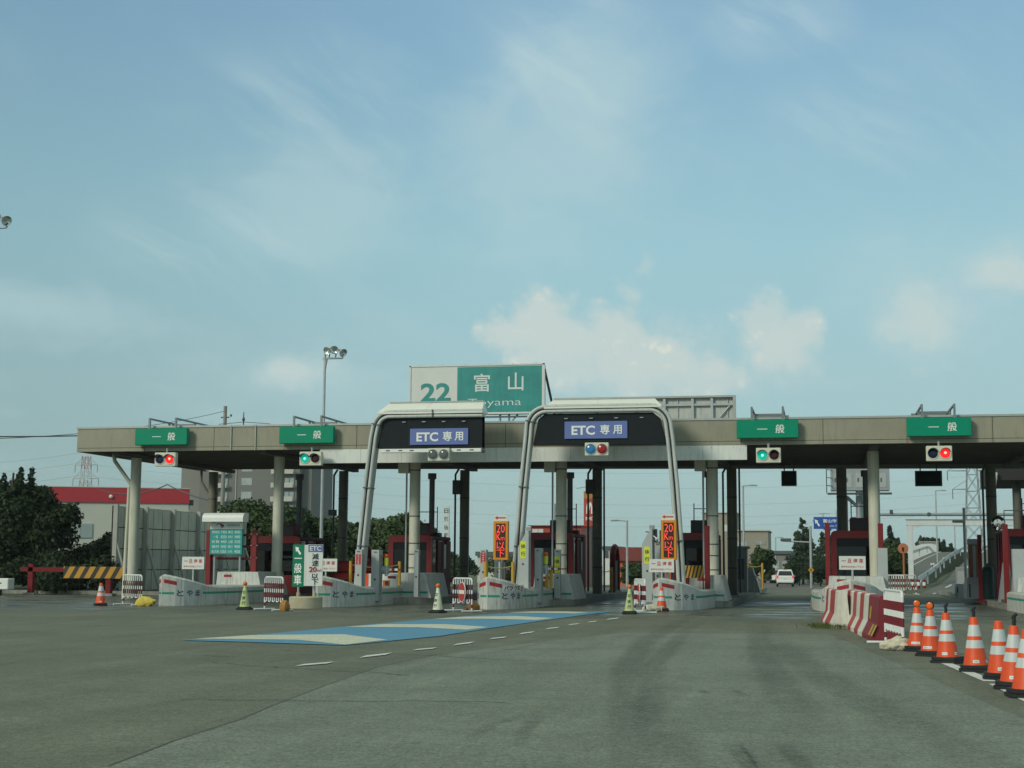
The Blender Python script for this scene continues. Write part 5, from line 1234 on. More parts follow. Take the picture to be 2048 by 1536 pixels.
# apartment block
t = thing('apartment_block', 'grey apartment block with balconies behind the leafy trees', 'building', (-119, 300, 0)); Y = 300
xa, xb, xs_ = -131.85, -109.0, -107.0
b = MB(); b.bx(xa, xb, Y, Y + 16, -1, 24.5, 'apt_wall'); b.bx(xa - 7, xa, Y + 6, Y + 20, -1, 25.0, 'apt_side'); b.bx(xb, xs_, Y + 2, Y + 16, -1, 23.0, 'apt_wall'); b.build('wall', t, True)
for k in range(8):
    z = .6 + k * 2.95
    for xc, bw in ((-127.2, 4.0), (-112.6, 5.0)):
        b = MB(); b.bx(xc - bw / 2, xc + bw / 2, Y - 1.2, Y, z - .9, z - .75, 'apt_ledge'); b.bx(xc - bw / 2, xc + bw / 2, Y - 1.2, Y - 1.1, z - .75, z + .15, 'apt_ledge'); b.build('balcony', t, True)
        b = MB(); b.bx(xc - bw / 2 + .3, xc - .2, Y - .06, Y - .01, z - .6, z + 1.3, 'dark_glass'); b.bx(xc + .2, xc + bw / 2 - .1, Y - .06, Y - .01, z - .4, z + 1.2, 'far_glass')
        for q in (.2, bw / 4 + .05, bw / 2 - .1): b.bx(xc + q - .06, xc + q + .06, Y - .1, Y - .061, z - .45, z + 1.25, 'dark_eave')
        b.build('window', t, True)
    for xc in (-121.0, ):
        b = MB(); b.bx(xc - 1.2, xc + 1.2, Y - .05, Y - .01, z - .3, z + 1.25, 'far_glass'); b.bx(xc - .65, xc - .55, Y - .08, Y - .05, z - .3, z + 1.25, 'apt_ledge'); b.bx(xc + .55, xc + .65, Y - .08, Y - .05, z - .3, z + 1.25, 'apt_ledge'); b.build('window', t, True)
b = MB(); b.tube([(-123.4, Y - .1, 0), (-123.4, Y - .1, 24)], .12, 'apt_ledge', 6); b.build('downpipe', t, True)

# masts and poles
def mast(loc, h, rz, label):
    t = thing('floodlight_mast', label, 'light mast', loc, rz, 'floodlight masts'); b = MB()
    b.tube([(0, 0, 0), (0, 0, h * .5), (0, 0, h + .1)], .10, 'galv', 10, r2=.065); b.build('pole', t)
    b = MB(); b.tube([(-.1, 0, h - .25), (1.0, 0, h - .25)], .05, 'steel_grey', 8); b.tube([(.0, 0, h - .9), (.1, 0, h - .3)], .06, 'steel_grey', 8); b.build('arm', t)
    for x, z, dv in ((.22, .16, (-.45, -.75, -.35)), (.58, .22, (.15, -.85, -.42)), (1.0, .06, (.75, -.50, -.50))):
        b = MB(); R = Matrix.Translation((x, -.12, h + z)) @ Vector(dv).to_track_quat('Z', 'Y').to_matrix().to_4x4()
        b.lathe([(0, -.30), (.06, -.30), (.07, -.22), (.12, -.11), (.19, .02), (.225, .10), (.235, .13)], 'galv', 18); b.lathe([(0, -.02), (.12, .0), (.19, .07), (.225, .12)], 'lampglass', 18); b.v = [tuple(R @ Vector(p)) for p in b.v]; b.build('floodlight', t)
        b = MB(); b.tube([(x, 0, h - .25), (x + .05, -.02, h - .05), (x, -.1, h + z - .2)], .035, 'steel_dark', 6); b.build('bracket', t)
p = P2(641, 75); mast((p.x, 75, 0), 12.6, 0, 'tall floodlight mast rising behind the canopy, three lamps')
p = at(-27, 443, 58); mast((p.x, 58, 0), p.z - .06, 0, 'near floodlight mast whose last lamp shows at the left edge')
def upole(loc, h, label, arm=True):
    t = thing('utility_pole', label, 'utility pole', loc, 0, 'utility poles'); b = MB(); b.tube([(0, 0, 0), (0, 0, h)], .20, 'conc_grey', 10, r2=.14); b.build('pole', t)
    b = MB(); b.box((0, 0, h - .9), (.7 if not arm else 1.6, .1, .1), 'steel_dark'); b.lathe([(.05, 0), (.09, .1), (.05, .2)], 'steel_dark', 8, (.5, 0, h - .85)); b.build('crossarm', t)
upole((-46.35, 110, 0), 13.8, 'concrete utility pole standing up behind the left part of the roof', False)
b = MB(); b.tube([(0, 0, 0), (0, 0, 1.3)], .05, 'steel_dark', 6, r2=.02); b.lathe([(.03, .9), (.07, 1.0), (.03, 1.1)], 'steel_dark', 8); b.box((0, 0, .05), (.3, .3, .1), 'steel_dark')
single(b, 'roof_antenna', 'short dark antenna on the canopy roof between the two left lane signs', 'antenna', (at(487, 845, 58).x, 58, 6.37))

# pylons
def pylon(loc, h, w0, w1, arms, mats, label, rz=0.0):
    t = thing('pylon', label, 'pylon', loc, rz, 'lattice pylons'); b = MB(); N = 9
    W_ = lambda z: w0 + (w1 - w0) * (z / h) ** .8
    for sx in (-1, 1):
        for sy in (-1, 1):
            for i in range(N):
                z, z2 = h * i / N, h * (i + 1) / N; m = mats[i % len(mats)]
                b.tube([(sx * W_(z) / 2, sy * W_(z) / 2, z), (sx * W_(z2) / 2, sy * W_(z2) / 2, z2)], .10, m, 5, cap=False)
    for i in range(N):
        z, z2 = h * i / N, h * (i + 1) / N; a, c = W_(z) / 2, W_(z2) / 2; m = mats[i % len(mats)]
        for sy in (-1, 1):
            for s in (-1, 1): b.tube([(s * a, sy * a, z), (-s * c, sy * c, z2)], .06, m, 4, cap=False); b.tube([(sy * a, s * a, z), (sy * c, -s * c, z2)], .06, m, 4, cap=False)
            b.tube([(-a, sy * a, z), (a, sy * a, z)], .06, m, 4, cap=False)
    b.build('tower', t)
    for z, l in arms:
        b = MB(); c = W_(z) / 2
        for s in (-1, 1):
            for sy in (-1, 1): b.tube([(s * c, sy * c, z), (s * l, 0, z)], .08, mats[-1], 5); b.tube([(s * c, sy * c, z + h * .06), (s * l, 0, z)], .06, mats[-1], 5)
            b.tube([(s * l, 0, z), (s * l, 0, z - h * .065)], .10, 'steel_dark', 6)
        b.build('crossarm', t)
p = at(165, 1120, 450); pylon((p.x, 450, -.7), 37, 6.5, 2.0, ((34, 4), (29.5, 4.6), (25, 5)), ['pylon_red', 'pylon_white'], 'red and white lattice pylon far left beyond the red-topped hall')
p = at(1950, 1130, 400); pylon((p.x, 400, -.7), 39, 5.2, 1.7, ((27.0, 6.2), (22.2, 5.0), (32, 6.4)), ['pylon_grey'], 'grey lattice pylon at the right behind the white portal')
WG = 'thin power lines across the sky'; WL = 'thin power line sagging across the sky behind the toll plaza'
def wire(a, c, sag, r=.025, label=WL):
    a, c = Vector(a), Vector(c); b = MB(); b.tube([a.lerp(c, i / 16) - a - Vector((0, 0, sag * (1 - (i / 8 - 1) ** 2))) for i in range(17)], r, 'wire', 5); single(b, 'power_line', label, 'power line', a, WG)
for k, (yl, yr) in enumerate(((950, 960), (985, 992), (1013, 1015), (925, 925), (1033, 1030))):
    wire(at(700, yl, 330), at(1944, yr - 8, 400), 3.2, .016)
for yl, yr in ((905, 930), (925, 950), (950, 962), (975, 990), (1010, 1018)):
    wire(at(-200, yl + 20, 520), at(165, yl, 450), 2, .03); wire(at(165, yl, 450), at(700, yr, 330), 2, .022)
wire(at(-200, 870, 90), at(300, 866, 120), .2, .05, 'thick dark cable entering at the left edge level with the roof'); wire(at(-200, 880, 60), at(450, 822, 110), .6, .02, 'thin line running to the utility pole above the roof')
wire(at(200, 980, 80), at(335, 969, 80), .4, .035, 'black cable slung before the red-topped hall'); wire(at(335, 969, 80), at(425, 1002, 70), .1, .035, 'black cable dropping toward the apartment block')

# ------------------------------------------------------------------ centre background
b = MB(); p = at(893, 1052, 220); 
b.box((0, 0, .2), (.85, .4, 5.6), 'sign_pale'); 
for i, c in enumerate('日興信販'): b.text(c, (0, -.21, 2.3 - i * 1.25), .74, 'text_black', w=.66, bold=.02); b.text(c, (.427, .0, 2.3 - i * 1.25), .5, 'text_black', w=.3, R=(0, 1, 0), bold=.02)
b.tube([(0, 0, -7), (0, 0, -2.6)], .15, 'steel_grey', 8)
single(b, 'tower_sign', 'far white vertical sign with black characters right of the second booth', 'sign', (p.x, 220, p.z))
t = thing('roadside_sign', 'tall red roadside sign with white M-shaped mark and RMC', 'sign', (at(1179, 1100, 120).x, 120, -.4))
b = MB(); b.box((0, 0, 6.35), (.92, .25, 2.9), 'rmc_red', bev=.02); b.bx(-.46, .46, -.135, -.126, 7.2, 7.8, 'rmc_orange'); b.prism([(-.25, 5.95), (-.25, 6.5), (-.17, 6.85), (-.05, 6.9), (.0, 6.75), (.05, 6.9), (.17, 6.85), (.25, 6.5), (.25, 5.95), (.14, 5.95), (.14, 6.45), (.08, 6.62), (.0, 6.2), (-.08, 6.62), (-.14, 6.45), (-.14, 5.95)], -.14, -.128, 'text_white', frame=lambda a, c, d: (a, d, c)); b.text('RMC', (.02, -.14, 5.55), .30, 'text_white', w=.62, bold=.03); b.build('panel', t)
b = MB(); b.tube([(-.15, 0, 0), (-.15, 0, 5)], .09, 'steel_dark', 8); b.tube([(.15, 0, 0), (.15, 0, 5)], .09, 'steel_dark', 8); b.tube([(-1.1, 0, 8.0), (-.4, 0, 8.15), (.5, 0, 8.15), (1.2, 0, 8.0)], .03, 'steel_grey', 6); b.build('post', t)
def building(name, label, x0p, x1p, ytop, Y, m, roof=None, d=10, wins=(), extra=None):
    a = at(x0p, ytop, Y); c = at(x1p, ytop, Y); t = thing(name, label, 'building', ((a.x + c.x) / 2, Y, gz(Y)), 0); z = (a.z + c.z) / 2
    b = MB(); b.bx(a.x, c.x, Y, Y + d, gz(Y) - .2, z, m); b.build('wall', t, True)
    if roof: b = MB(); b.bx(a.x - .2, c.x + .2, Y - .3, Y + d, z, z + roof[1], roof[0]); b.build('roof', t, True)
    for (u0, u1, v0, v1, wm) in wins:
        b = MB(); H_ = z - gz(Y); b.bx(a.x + (c.x - a.x) * u0, a.x + (c.x - a.x) * u1, Y - .06, Y - .01, gz(Y) + H_ * v0, gz(Y) + H_ * v1, wm); b.bx(a.x + (c.x - a.x) * (u0 + u1) / 2 - .05, a.x + (c.x - a.x) * (u0 + u1) / 2 + .05, Y - .09, Y - .06, gz(Y) + H_ * v0, gz(Y) + H_ * v1, 'white_wall'); b.build('window', t, True)
    return t
building('beige_hall', 'far beige hall with a glass corner right of the fourth booth', 1470, 1536, 1062, 230, 'beige_wall', ('apt_ledge', .15), 14, ((.05, .38, .35, .78, 'far_glass'), (.62, .92, .72, .80, 'steel_grey')))
building('beige_tower', 'taller beige block behind the cream column of the fourth booth', 1405, 1472, 1026, 240, 'beige_wall', ('apt_ledge', .12), 12, ((.1, .5, .55, .62, 'dark_glass'), (.6, .8, .72, .82, 'sign_white')))
building('orange_shop', 'low orange shop with brown roof between red hoop and stop sign', 1240, 1345, 1122, 120, 'orange_wall', ('brick_red', 1.1), 9, ((.2, .42, .2, .8, 'sign_white'), (.55, .8, .2, .8, 'far_glass')))
building('red_shop', 'dark red block with white board behind the wide gate booth', 1062, 1162, 1052, 125, 'rmc_red', ('red_wall', .06), 8, ((.03, .25, .55, .95, 'sign_white'), (.8, .93, .58, .7, 'far_glass')))
building('grey_house', 'distant grey house behind the shrubs left of the conifer', 1540, 1580, 1108, 190, 'apt_side', ('dark_eave', .4), 8, ((.15, .45, .5, .75, 'far_glass'), (.6, .9, .5, .75, 'far_glass')))
building('low_house', 'distant pale low house behind the speed display', 955, 1035, 1112, 170, 'white_wall', ('dark_eave', .5), 8, ((.2, .5, .4, .8, 'dark_glass'), (.6, .9, .4, .8, 'far_glass')))
building('far_shed', 'distant grey shed seen right of the dark rear column', 1205, 1232, 1098, 160, 'sign_white', ('dark_eave', .3), 6, ((.1, .9, .75, .95, 'steel_dark'),))
def lamp_post(px, ytop, Y, dirn, label, h=None):
    p = at(px, ytop, Y); t = thing('street_lamp', label, 'street lamp', (p.x, Y, gz(Y)), 0, 'street lamps beyond the toll plaza'); H_ = p.z - gz(Y)
    b = MB(); b.tube([(0, 0, 0), (0, 0, H_)], .09, 'galv', 8, r2=.06); b.build('pole', t)
    b = MB(); b.tube([(0, 0, H_ - .03), (dirn * .75, 0, H_ + .03)], .045, 'galv', 6); b.box((dirn * .75, 0, H_ + .0), (.5, .2, .09), 'steel_grey', bev=.02); b.build('lamp_head', t)
lamp_post(1486, 971, 105, 1, 'street lamp right of the rear column beside the beige hall'); lamp_post(1871, 981, 150, 1, 'street lamp standing on the ramp right of the portal column'); lamp_post(1254, 1041, 90, -1, 'short lamp behind the two thin grey pillars'); lamp_post(1909, 1052, 190, 1, 'tiny far lamp beyond the crest of the ramp'); lamp_post(1551, 1075, 190, 1, 'tiny far lamp above the white van')
# grey kiosk and tail gear at the island right of the booth
b = MB(); b.box((0, 0, 1.0), (.55, .6, 1.9), 'cab_dkgrey', bev=.02); b.box((.05, -.05, 2.0), (.7, .75, .12), 'cab_grey', bev=.03); b.bx(-.2, .15, -.31, -.301, .6, 1.5, 'steel_dark')
single(b, 'grey_kiosk', 'dark grey kiosk with a pale cap at the tail of the fourth island', 'kiosk', (-3.45, 66, .2))
b = MB(); b.prism([(0, 0), (.9, 0), (.55, 1.1), (.25, 1.15)], -.5, .5, 'cab_dkgrey', frame=lambda x, z, y: (x, y, z)); b.tube([(.62, -.52, .1), (.62, -.52, .8), (.9, -.52, .55)], .03, 'galv', 6)
single(b, 'wedge_block', 'grey wedge-shaped guard block beside the dark kiosk', 'guard block', (-3.6, 68.5, .2))
t = make_cone('far orange cone between two yellow posts at the fourth island tail', None, 'single orange cones by the islands', (-3.35, 78, .2), .4)
yposts((-3.75, 78.2), (-3.0, 78.2), 'two yellow posts flanking a far orange cone at the island tail', .2, 1.55)
for (px, py, zz, yy) in ((545, 946, 3.95, 50.2),): pass
# camera on the tall pillar
b = MB(); b.tube([(0, 0, 0), (.0, -.2, -.08)], .06, 'white_paint', 10); b.lathe([(.055, .21), (.02, .2)], 'black_panel', 10, (0, 0, -.08), 'Y'); b.tube([(-.15, .05, .12), (0, 0, .02)], .02, 'white_paint', 6)
single(b, 'camera_unit', 'small surveillance camera on the slant-topped pillar left of the stop sign', 'camera', (-5.42, 50.05, 2.28))

# ------------------------------------------------------------------ right background
t = thing('blue_guide_sign', 'blue overhead direction sign 富山市街 Toyama City behind the booth', 'sign', (at(1690, 1130, 130).x, 130, gz(130)))
z0 = gz(130)
for x0, x1, two in ((1627, 1687, 0), (1702, 1741, 1)):
    a = at(x0, 1034, 130); c = at(x1, 1058, 130); b = MB(); b.bx(a.x, c.x, 129.9, 130, c.z, a.z, 'blue_sign')
    if not two:
        w = c.x - a.x; zc = (a.z + c.z) / 2; b.text('富山市街', (a.x + w * .62, 129.88, zc + .18), .30, 'text_white', w=1.5, bold=.02); b.text('Toyama City', (a.x + w * .62, 129.88, zc - .26), .2, 'text_white', w=1.4)
        ar = [(-.12, .16), (.05, .10), (.0, .06), (.12, -.12), (.06, -.16), (-.05, .01), (-.09, -.04)]
        b.add([(a.x + .32 + u * 1.9, 129.88, zc + v * 1.9) for u, v in ar], [tuple(range(7))], 'text_white')
    else: b.text('富山', (a.x + .6, 129.88, (a.z + c.z) / 2 + .1), .3, 'text_white')
    b.build('panel', t, True)
b = MB(); p = at(1675, 1030, 130); b.tube([(p.x, 130.3, z0), (p.x, 130.3, 6.2)], .13, 'galv', 8); b.tube([(at(1625, 1040, 130).x, 130.2, 5.3), (at(1745, 1040, 130).x, 130.2, 5.3)], .07, 'galv', 6); b.tube([(at(1638, 1022, 130).x, 130.2, 5.9), (at(1660, 1022, 130).x, 130.2, 5.9)], .04, 'galv', 6); b.tube([(at(1646, 1022, 130).x, 130.2, 5.9), (at(1646, 1022, 130).x, 130.2, 5.3)], .04, 'galv', 6); b.build('gantry', t, True)
t = thing('signal_pole', 'grey signal pole with long arm left of the centre-right booth', 'signal pole', (at(1622, 1130, 128).x, 128, gz(128)))
p = at(1622, 1052, 128); q = at(1566, 1082, 128); b = MB(); b.tube([(0, 0, 0), (0, 0, p.z - gz(128))], .11, 'galv', 8); b.build('pole', t)
b = MB(); hz_ = q.z - gz(128); b.tube([(0, 0, hz_ - .1), (q.x - p.x, 0, hz_)], .06, 'galv', 8); b.box((q.x - p.x + .3, 0, hz_ + .1), (.9, .2, .25), 'steel_dark', bev=.03); b.build('arm', t)
b = MB(); s_ = .26; b.prism([(-s_, 0), (0, -s_), (s_, 0), (0, s_)], -.16, -.12, 'hazard_amber', frame=lambda x, z, y: (x, y, 1.55 + z)); b.prism([(-.12, .01), (-.03, .10), (-.03, .05), (.08, .05), (.08, -.12), (.03, -.12), (.03, -.02), (-.03, -.02), (-.03, -.07)], -.165, -.161, 'text_black', frame=lambda x, z, y: (x, y, 1.55 + z)); b.build('bend_plate', t)
t = thing('message_board', 'big grey back of a message board on a pole behind the canopy', 'message board', (at(1722, 1130, 95).x, 95, gz(95)))
b = MB(); b.bx(-1.75, 1.85, 0, .9, 6.3, 9.0, 'vms_grey', .03)
for k in range(5): b.bx(-1.6 + k * .7, -1.15 + k * .7, -.03, -.001, 6.5, 7.4, 'cab_grey'); b.bx(-1.5 + k * .7, -1.42 + k * .7, -.06, -.03, 6.85, 7.1, 'steel_dark')
b.build('case', t)
b = MB(); b.bx(-1.95, 1.95, -.7, .0, 6.05, 6.15, 'steel_dark'); b.tube([(-2.0, -.65, 6.1), (-2.0, -.65, 7.6)], .03, 'steel_dark', 6)
for z in (6.6, 7.1, 7.6): b.tube([(-2.0, -.65, z), (-1.6, .1, z)], .025, 'steel_dark', 6)
b.build('walkway', t)
b = MB(); b.tube([(0, .4, 0), (0, .4, 6.3)], .22, 'steel_grey', 12); b.tube([(-.75, .3, 5.9), (0, .4, 5.2), (.75, .3, 5.9)], .12, 'steel_grey', 8); b.tube([(-.75, -.1, .0), (-.75, -.1, 6.0)], .03, 'steel_dark', 6); b.tube([(.6, -.1, 3.0), (.6, -.1, 6.0)], .03, 'steel_dark', 6); b.bx(-1.15, -.95, .2, .5, 0, 6, 'galv'); b.build('pole', t)
t = thing('white_portal', 'white square portal frame over the ramp at the right', 'portal', (at(1822, 1130, 110).x, 110, gz(110)))
ztop = at(1822, 1040, 110).z - gz(110); b = MB(); b.bx(-.18, .18, -.18, .18, 0, ztop, 'guard_white', .02); b.build('column', t); b = MB(); b.bx(8.6, 8.96, -.18, .18, 0, ztop, 'guard_white', .02); b.build('column', t)
b = MB(); b.bx(-.25, 9.0, -.2, .2, ztop - .42, ztop, 'guard_white', .02); b.bx(-.3, 9.05, -.25, .25, ztop, ztop + .05, 'steel_grey'); b.prism([(.18, ztop - .42), (.75, ztop - .42), (.18, ztop - .72)], -.15, .15, 'guard_white', frame=lambda x, z, y: (x, y, z)); b.build('beam', t)
t = thing('pipe_gantry', 'thin grey pipe gantry with two cameras spanning behind the right lanes', 'gantry', (at(1745, 1130, 122).x, 122, gz(122)))
a = at(1745, 1029, 122); c = at(2075, 1029, 122); b = MB(); b.tube([(0, 0, a.z - gz(122)), (c.x - a.x, 0, c.z - gz(122))], .13, 'steel_grey', 10); b.build('beam', t); b = MB(); b.tube([(c.x - a.x, 0, 0), (c.x - a.x, 0, c.z - gz(122))], .15, 'steel_grey', 8); b.build('column', t); b = MB(); b.tube([(0, 0, 0), (0, 0, a.z - gz(122))], .15, 'steel_grey', 8); b.build('column', t)
for px, dz in ((1785, .22), (1860, .0)): b = MB(); b.box((at(px, 1028, 122).x - a.x, -.05, a.z - gz(122) + dz), (.25, .35, .32), 'steel_dark', bev=.05); b.build('camera_unit', t)
def mirror(px, py, Y, r, m, label, zoff=0):
    p = at(px, py, Y); t = thing('road_mirror', label, 'road mirror', (p.x, Y, gz(Y)), rad(-20), 'round road mirrors'); h = p.z - gz(Y)
    b = MB(); b.tube([(0, .08, 0), (0, .08, h + .1)], .06, 'mirror_orange' if m == 'back' else 'galv', 10); b.build('post', t)
    bk = m == 'back'; b = MB(); b.lathe([(0, .006), (r * .6, .005), (r * .95, .004), (r, 0), (r * 1.04, -.012), (r, -.02)] if bk else [(0, .045), (r * .6, .035), (r * .95, .01), (r, 0), (r * 1.06, -.03), (r, -.05)], 'mirror_orange' if m == 'back' else 'chrome', 22, (0, 0, h), 'Y', mats=None if m == 'back' else ['chrome', 'chrome', 'chrome', 'mirror_orange', 'mirror_orange'])
    if bk: b.sm = [False] * len(b.sm); b.tube([(0, -.02, h - r * .5), (0, -.05, h + r * .2)], .05, 'red_dark', 8)
    b.build('disc', t)
mirror(1806, 1097, 80, .27, 'back', 'orange-backed round mirror on an orange post left of the portal column'); mirror(1996, 1046, 60, .26, 'front', 'round silver mirror with orange rim before the right booth')
# ramp
def strip_road(rowsP, name, m, z=.0):
    b = MB(); R_ = [(at(a, ya, Y), at(c, yc, Y)) for a, ya, c, yc, Y in rowsP]; vs = []
    R_[0][0].z = R_[0][1].z = gz(R_[0][0].y) + .006
    for l, r in R_: vs += [(l.x, l.y, l.z + z), (r.x, r.y, r.z + z), (r.x + .9, r.y, gz(r.y) - .1), (l.x - 2.5, l.y, gz(l.y) - .1)]
    n = len(R_)
    b.add(vs, [(4 * i, 4 * i + 1, 4 * i + 5, 4 * i + 4) for i in range(n - 1)], m); b.add(vs, [(4 * i + 1, 4 * i + 2, 4 * i + 6, 4 * i + 5) for i in range(n - 1)] + [(4 * i + 3, 4 * i, 4 * i + 4, 4 * i + 7) for i in range(n - 1)], 'embank')
    struct(b, name); return R_
RA = strip_road([(1700, 1173, 1842, 1173, 98), (1752, 1158, 1857, 1153, 112), (1795, 1137, 1876, 1134, 135), (1835, 1117, 1900, 1116, 165), (1866, 1104, 1922, 1104, 195), (1885, 1104, 1935, 1104, 215)], 'ramp', 'ramp_asphalt')
RB = strip_road([(1838, 1184, 2010, 1186, 86), (1876, 1172, 1985, 1168, 100), (1895, 1158, 1975, 1150, 112), (1918, 1135, 1990, 1126, 135), (1945, 1110, 2010, 1100, 165), (1975, 1090, 2035, 1080, 200)], 'slip_road', 'ramp_asphalt', .01)
b = MB()
def edge_line(R_, side, inset, w=.16):
    P = []
    for l, r in R_:
        d = (r - l).normalized(); p = (l + d * inset) if side == 0 else (r - d * inset); P.append((p + Vector((0, 0, .02)), p + d * w + Vector((0, 0, .02))))
    for i in range(len(P) - 1): b.quad(P[i][0], P[i][1], P[i + 1][1], P[i + 1][0], 'white_line')
edge_line(RA, 0, .8); edge_line(RA, 1, .5); edge_line(RB, 0, .7); struct(b, 'ramp_lines')
def rail(P, label, h=.75):
    t = thing('guardrail', label, 'guardrail', P[0], 0, 'white guardrails on the ramp'); b = MB(); Q = []
    for i in range(len(P) - 1):
        for s in range(6): Q.append(P[i].lerp(P[i + 1], s / 6))
    Q.append(P[-1])
    for i in range(len(Q) - 1):
        a, c = Q[i], Q[i + 1]; U_ = Vector((0, 0, 1))
        for z0, z1, o in ((h - .32, h - .17, .0), (h - .17, h, .02)):
            b.add([a + U_ * z0, c + U_ * z0, c + U_ * z1, a + U_ * z1, a + U_ * z0 + Vector((.05, .05, 0)), a + U_ * z1 + Vector((.05, .05, 0)), c + U_ * z0 + Vector((.05, .05, 0)), c + U_ * z1 + Vector((.05, .05, 0))], [(0, 1, 2, 3), (4, 5, 7, 6), (3, 2, 7, 5), (0, 4, 6, 1)], 'guard_white')
    b.build('beam', t, True)
    for i in range(0, len(Q), 3): b = MB(); b.tube([Q[i] + Vector((.08, .08, -.1)), Q[i] + Vector((.08, .08, h - .05))], .06, 'galv', 6); b.build('post', t, True)
rail([at(1835, 1178, 97)] + [r + Vector((.45, 0, 0)) for l, r in RA[1:]], 'white guardrail sweeping up between the ramp and the slip road')
rail([l + Vector((-.8, 0, 0)) for l, r in RA[1:]], 'white guardrail on the left side of the ramp, before the shrubs')
p = at(1836, 1172, 96); t = thing('rail_end', 'red and white striped end guard where the ramp guardrail starts', 'end guard', (p.x, 96, gz(96)), 0)
for k in range(3): b = MB(); b.lathe([(.1, 0), (.1, .22), (.1, .44), (.1, .66), (.1, .8)], 'red_paint', 10, (k * .34 - .3, 0, 0), mats=['pipe_white', 'red_paint', 'pipe_white', 'red_paint']); b.build('post', t)
for px, py, Y in ((1865, 1131, 130), (1889, 1119, 150)):
    p = at(px, py, Y); b = MB(); b.tube([(0, 0, -.9), (0, 0, .1)], .04, 'steel_dark', 6); b.box((0, 0, .12), (.32, .05, .16), 'sign_white')
    single(b, 'delineator_plate', 'small white plate on a stalk at the lower edge of the ramp' if Y == 130 else 'small white plate on a stalk higher up the ramp', 'delineator', p, 'small plates along the ramp')
# planting at the ramp crest
b = MB(); a = at(1838, 1084, 205); c = at(1868, 1100, 205); b.bx(a.x, c.x + .6, 205, 205.6, c.z - 2.6, a.z, 'conc_grey'); b.bx(a.x - .05, c.x + .65, 204.95, 205.6, a.z, a.z + .1, 'wall_frame'); cc = Vector((a.x, 205, c.z - 2.6)); b.v = [tuple(Vector(q) - cc) for q in b.v]
single(b, 'retaining_wall', 'short concrete retaining wall at the crest of the ramp', 'wall', cc)
b = MB(); a = at(1826, 1095, 200); prf = [(0, -2.2), (3.0, -2.2), (3.0, .35), (2.3, .5), (1.2, .45), (0, .1)]; b.prism(prf, 0, .3, 'guard_white', frame=lambda x, z, y: (x, y, z)); single(b, 'white_parapet', 'curved white parapet at the top left of the ramp', 'parapet', (a.x, 200, a.z))
for i, (px, py, w, h) in enumerate(((1850, 1088, 2.6, 2.2), (1872, 1094, 2.6, 2.3), (1892, 1100, 2.4, 1.9), (1908, 1104, 2.4, 1.4))):
    p = at(px, py + 8, 209 + i); rs = np.random.RandomState(80 + i); L = []
    for q in range(12): x = rs.uniform(-w / 2, w / 2); L.append((x, rs.uniform(-.6, .6), h * rs.uniform(.3, .75), .28, .28, h * .30))
    tree('conifer_hedge', ('dark spiky hedge plant on the retaining wall', 'dark spiky hedge plant right of the wall end', 'spiky hedge plant on the ramp crest slope', 'lowest spiky hedge plant at the ramp crest')[i], p - Vector((0, 0, h * .25)), L, 2600, .14, 'leaf_conifer', 80 + i, 'hedge plants at the ramp crest', cat='hedge plant', tr=.05, shell=.9)
# orange case, posts, tank and blocks at the right-edge island
t = thing('machine_case', 'orange and grey roadside machine case left of the right-edge booth', 'machine', (at(1947, 1100, 61.5).x, 61.5, .2))
b = MB(); b.box((0, 0, 1.35), (.42, .4, 1.5), 'mirror_orange', bev=.02); b.bx(-.06, .06, -.22, -.2, .65, 2.05, 'cab_grey'); b.build('case', t); b = MB(); b.box((0, 0, 2.2), (.46, .44, .22), 'cab_grey', bev=.02); b.build('cap', t); b = MB(); b.box((0, 0, .3), (.3, .3, .6), 'red_dark'); b.tube([(-.15, -.2, .6), (-.2, -.3, .4), (.1, -.25, .35)], .03, 'cab_grey', 6); b.build('stand', t)
b = MB(); b.box((0, 0, 1.25), (.14, .14, 2.5), 'red_dark', bev=.01); b.box((0, 0, .04), (.3, .3, .08), 'red_dark'); single(b, 'guard_post', 'lone dark red post between the orange machine and the right-edge booth', 'post', (at(1959, 1100, 57.5).x, 57.5, .1))
b = MB(); b.lathe([(0, 0), (.2, 0), (.22, .1), (.22, 1.1), (.16, 1.22), (0, 1.25)], 'green_tank', 16); b.tube([(0, 0, 1.25), (.0, 0, 1.35)], .05, 'steel_dark', 8); single(b, 'green_tank', 'dark green cylinder behind the lone red post', 'tank', (at(1974, 1100, 59).x, 59, .2))
b = MB(); b.prism([(0, 0), (.55, 0), (.35, 1.35), (.2, 1.35)], -.25, .25, 'cab_dkgrey', frame=lambda x, z, y: (x, y, z)); b.bx(.05, .5, -.27, .27, 0, .12, 'steel_dark'); single(b, 'slanted_guard', 'grey slanted guard plate left of the right-edge booth', 'guard plate', (5.9, 53.2, .2))
for x, y, w, h, l in ((at(1925, 1100, 70).x, 70, .9, .45, 'low concrete block at the tail of the right-edge island'), (at(1946, 1100, 60).x, 60, .7, .8, 'taller concrete block beside the orange machine')):
    b = MB(); b.prism([(-w / 2, 0), (w / 2, 0), (w / 2 - .06, h), (-w / 2 + .06, h)], -.6, .6, 'cab_grey', frame=lambda a, z, c: (a, c, z)); b.bx(-w / 2 + .1, -w / 2 + .16, -.62, -.6, .05, h * .7, 'steel_dark'); single(b, 'concrete_block', l, 'concrete block', (x, y, .2), 'concrete blocks at the right-edge island')
b = MB(); b.box((0, 0, .6), (.5, .4, 1.2), 'cab_dkgrey', bev=.02); b.bx(-.2, .2, -.21, -.201, .2, 1.0, 'cab_grey'); single(b, 'grey_cabinet', 'grey control cabinet at the far end of the right-edge island', 'cabinet', (at(1921, 1100, 76).x, 76, .2)); 
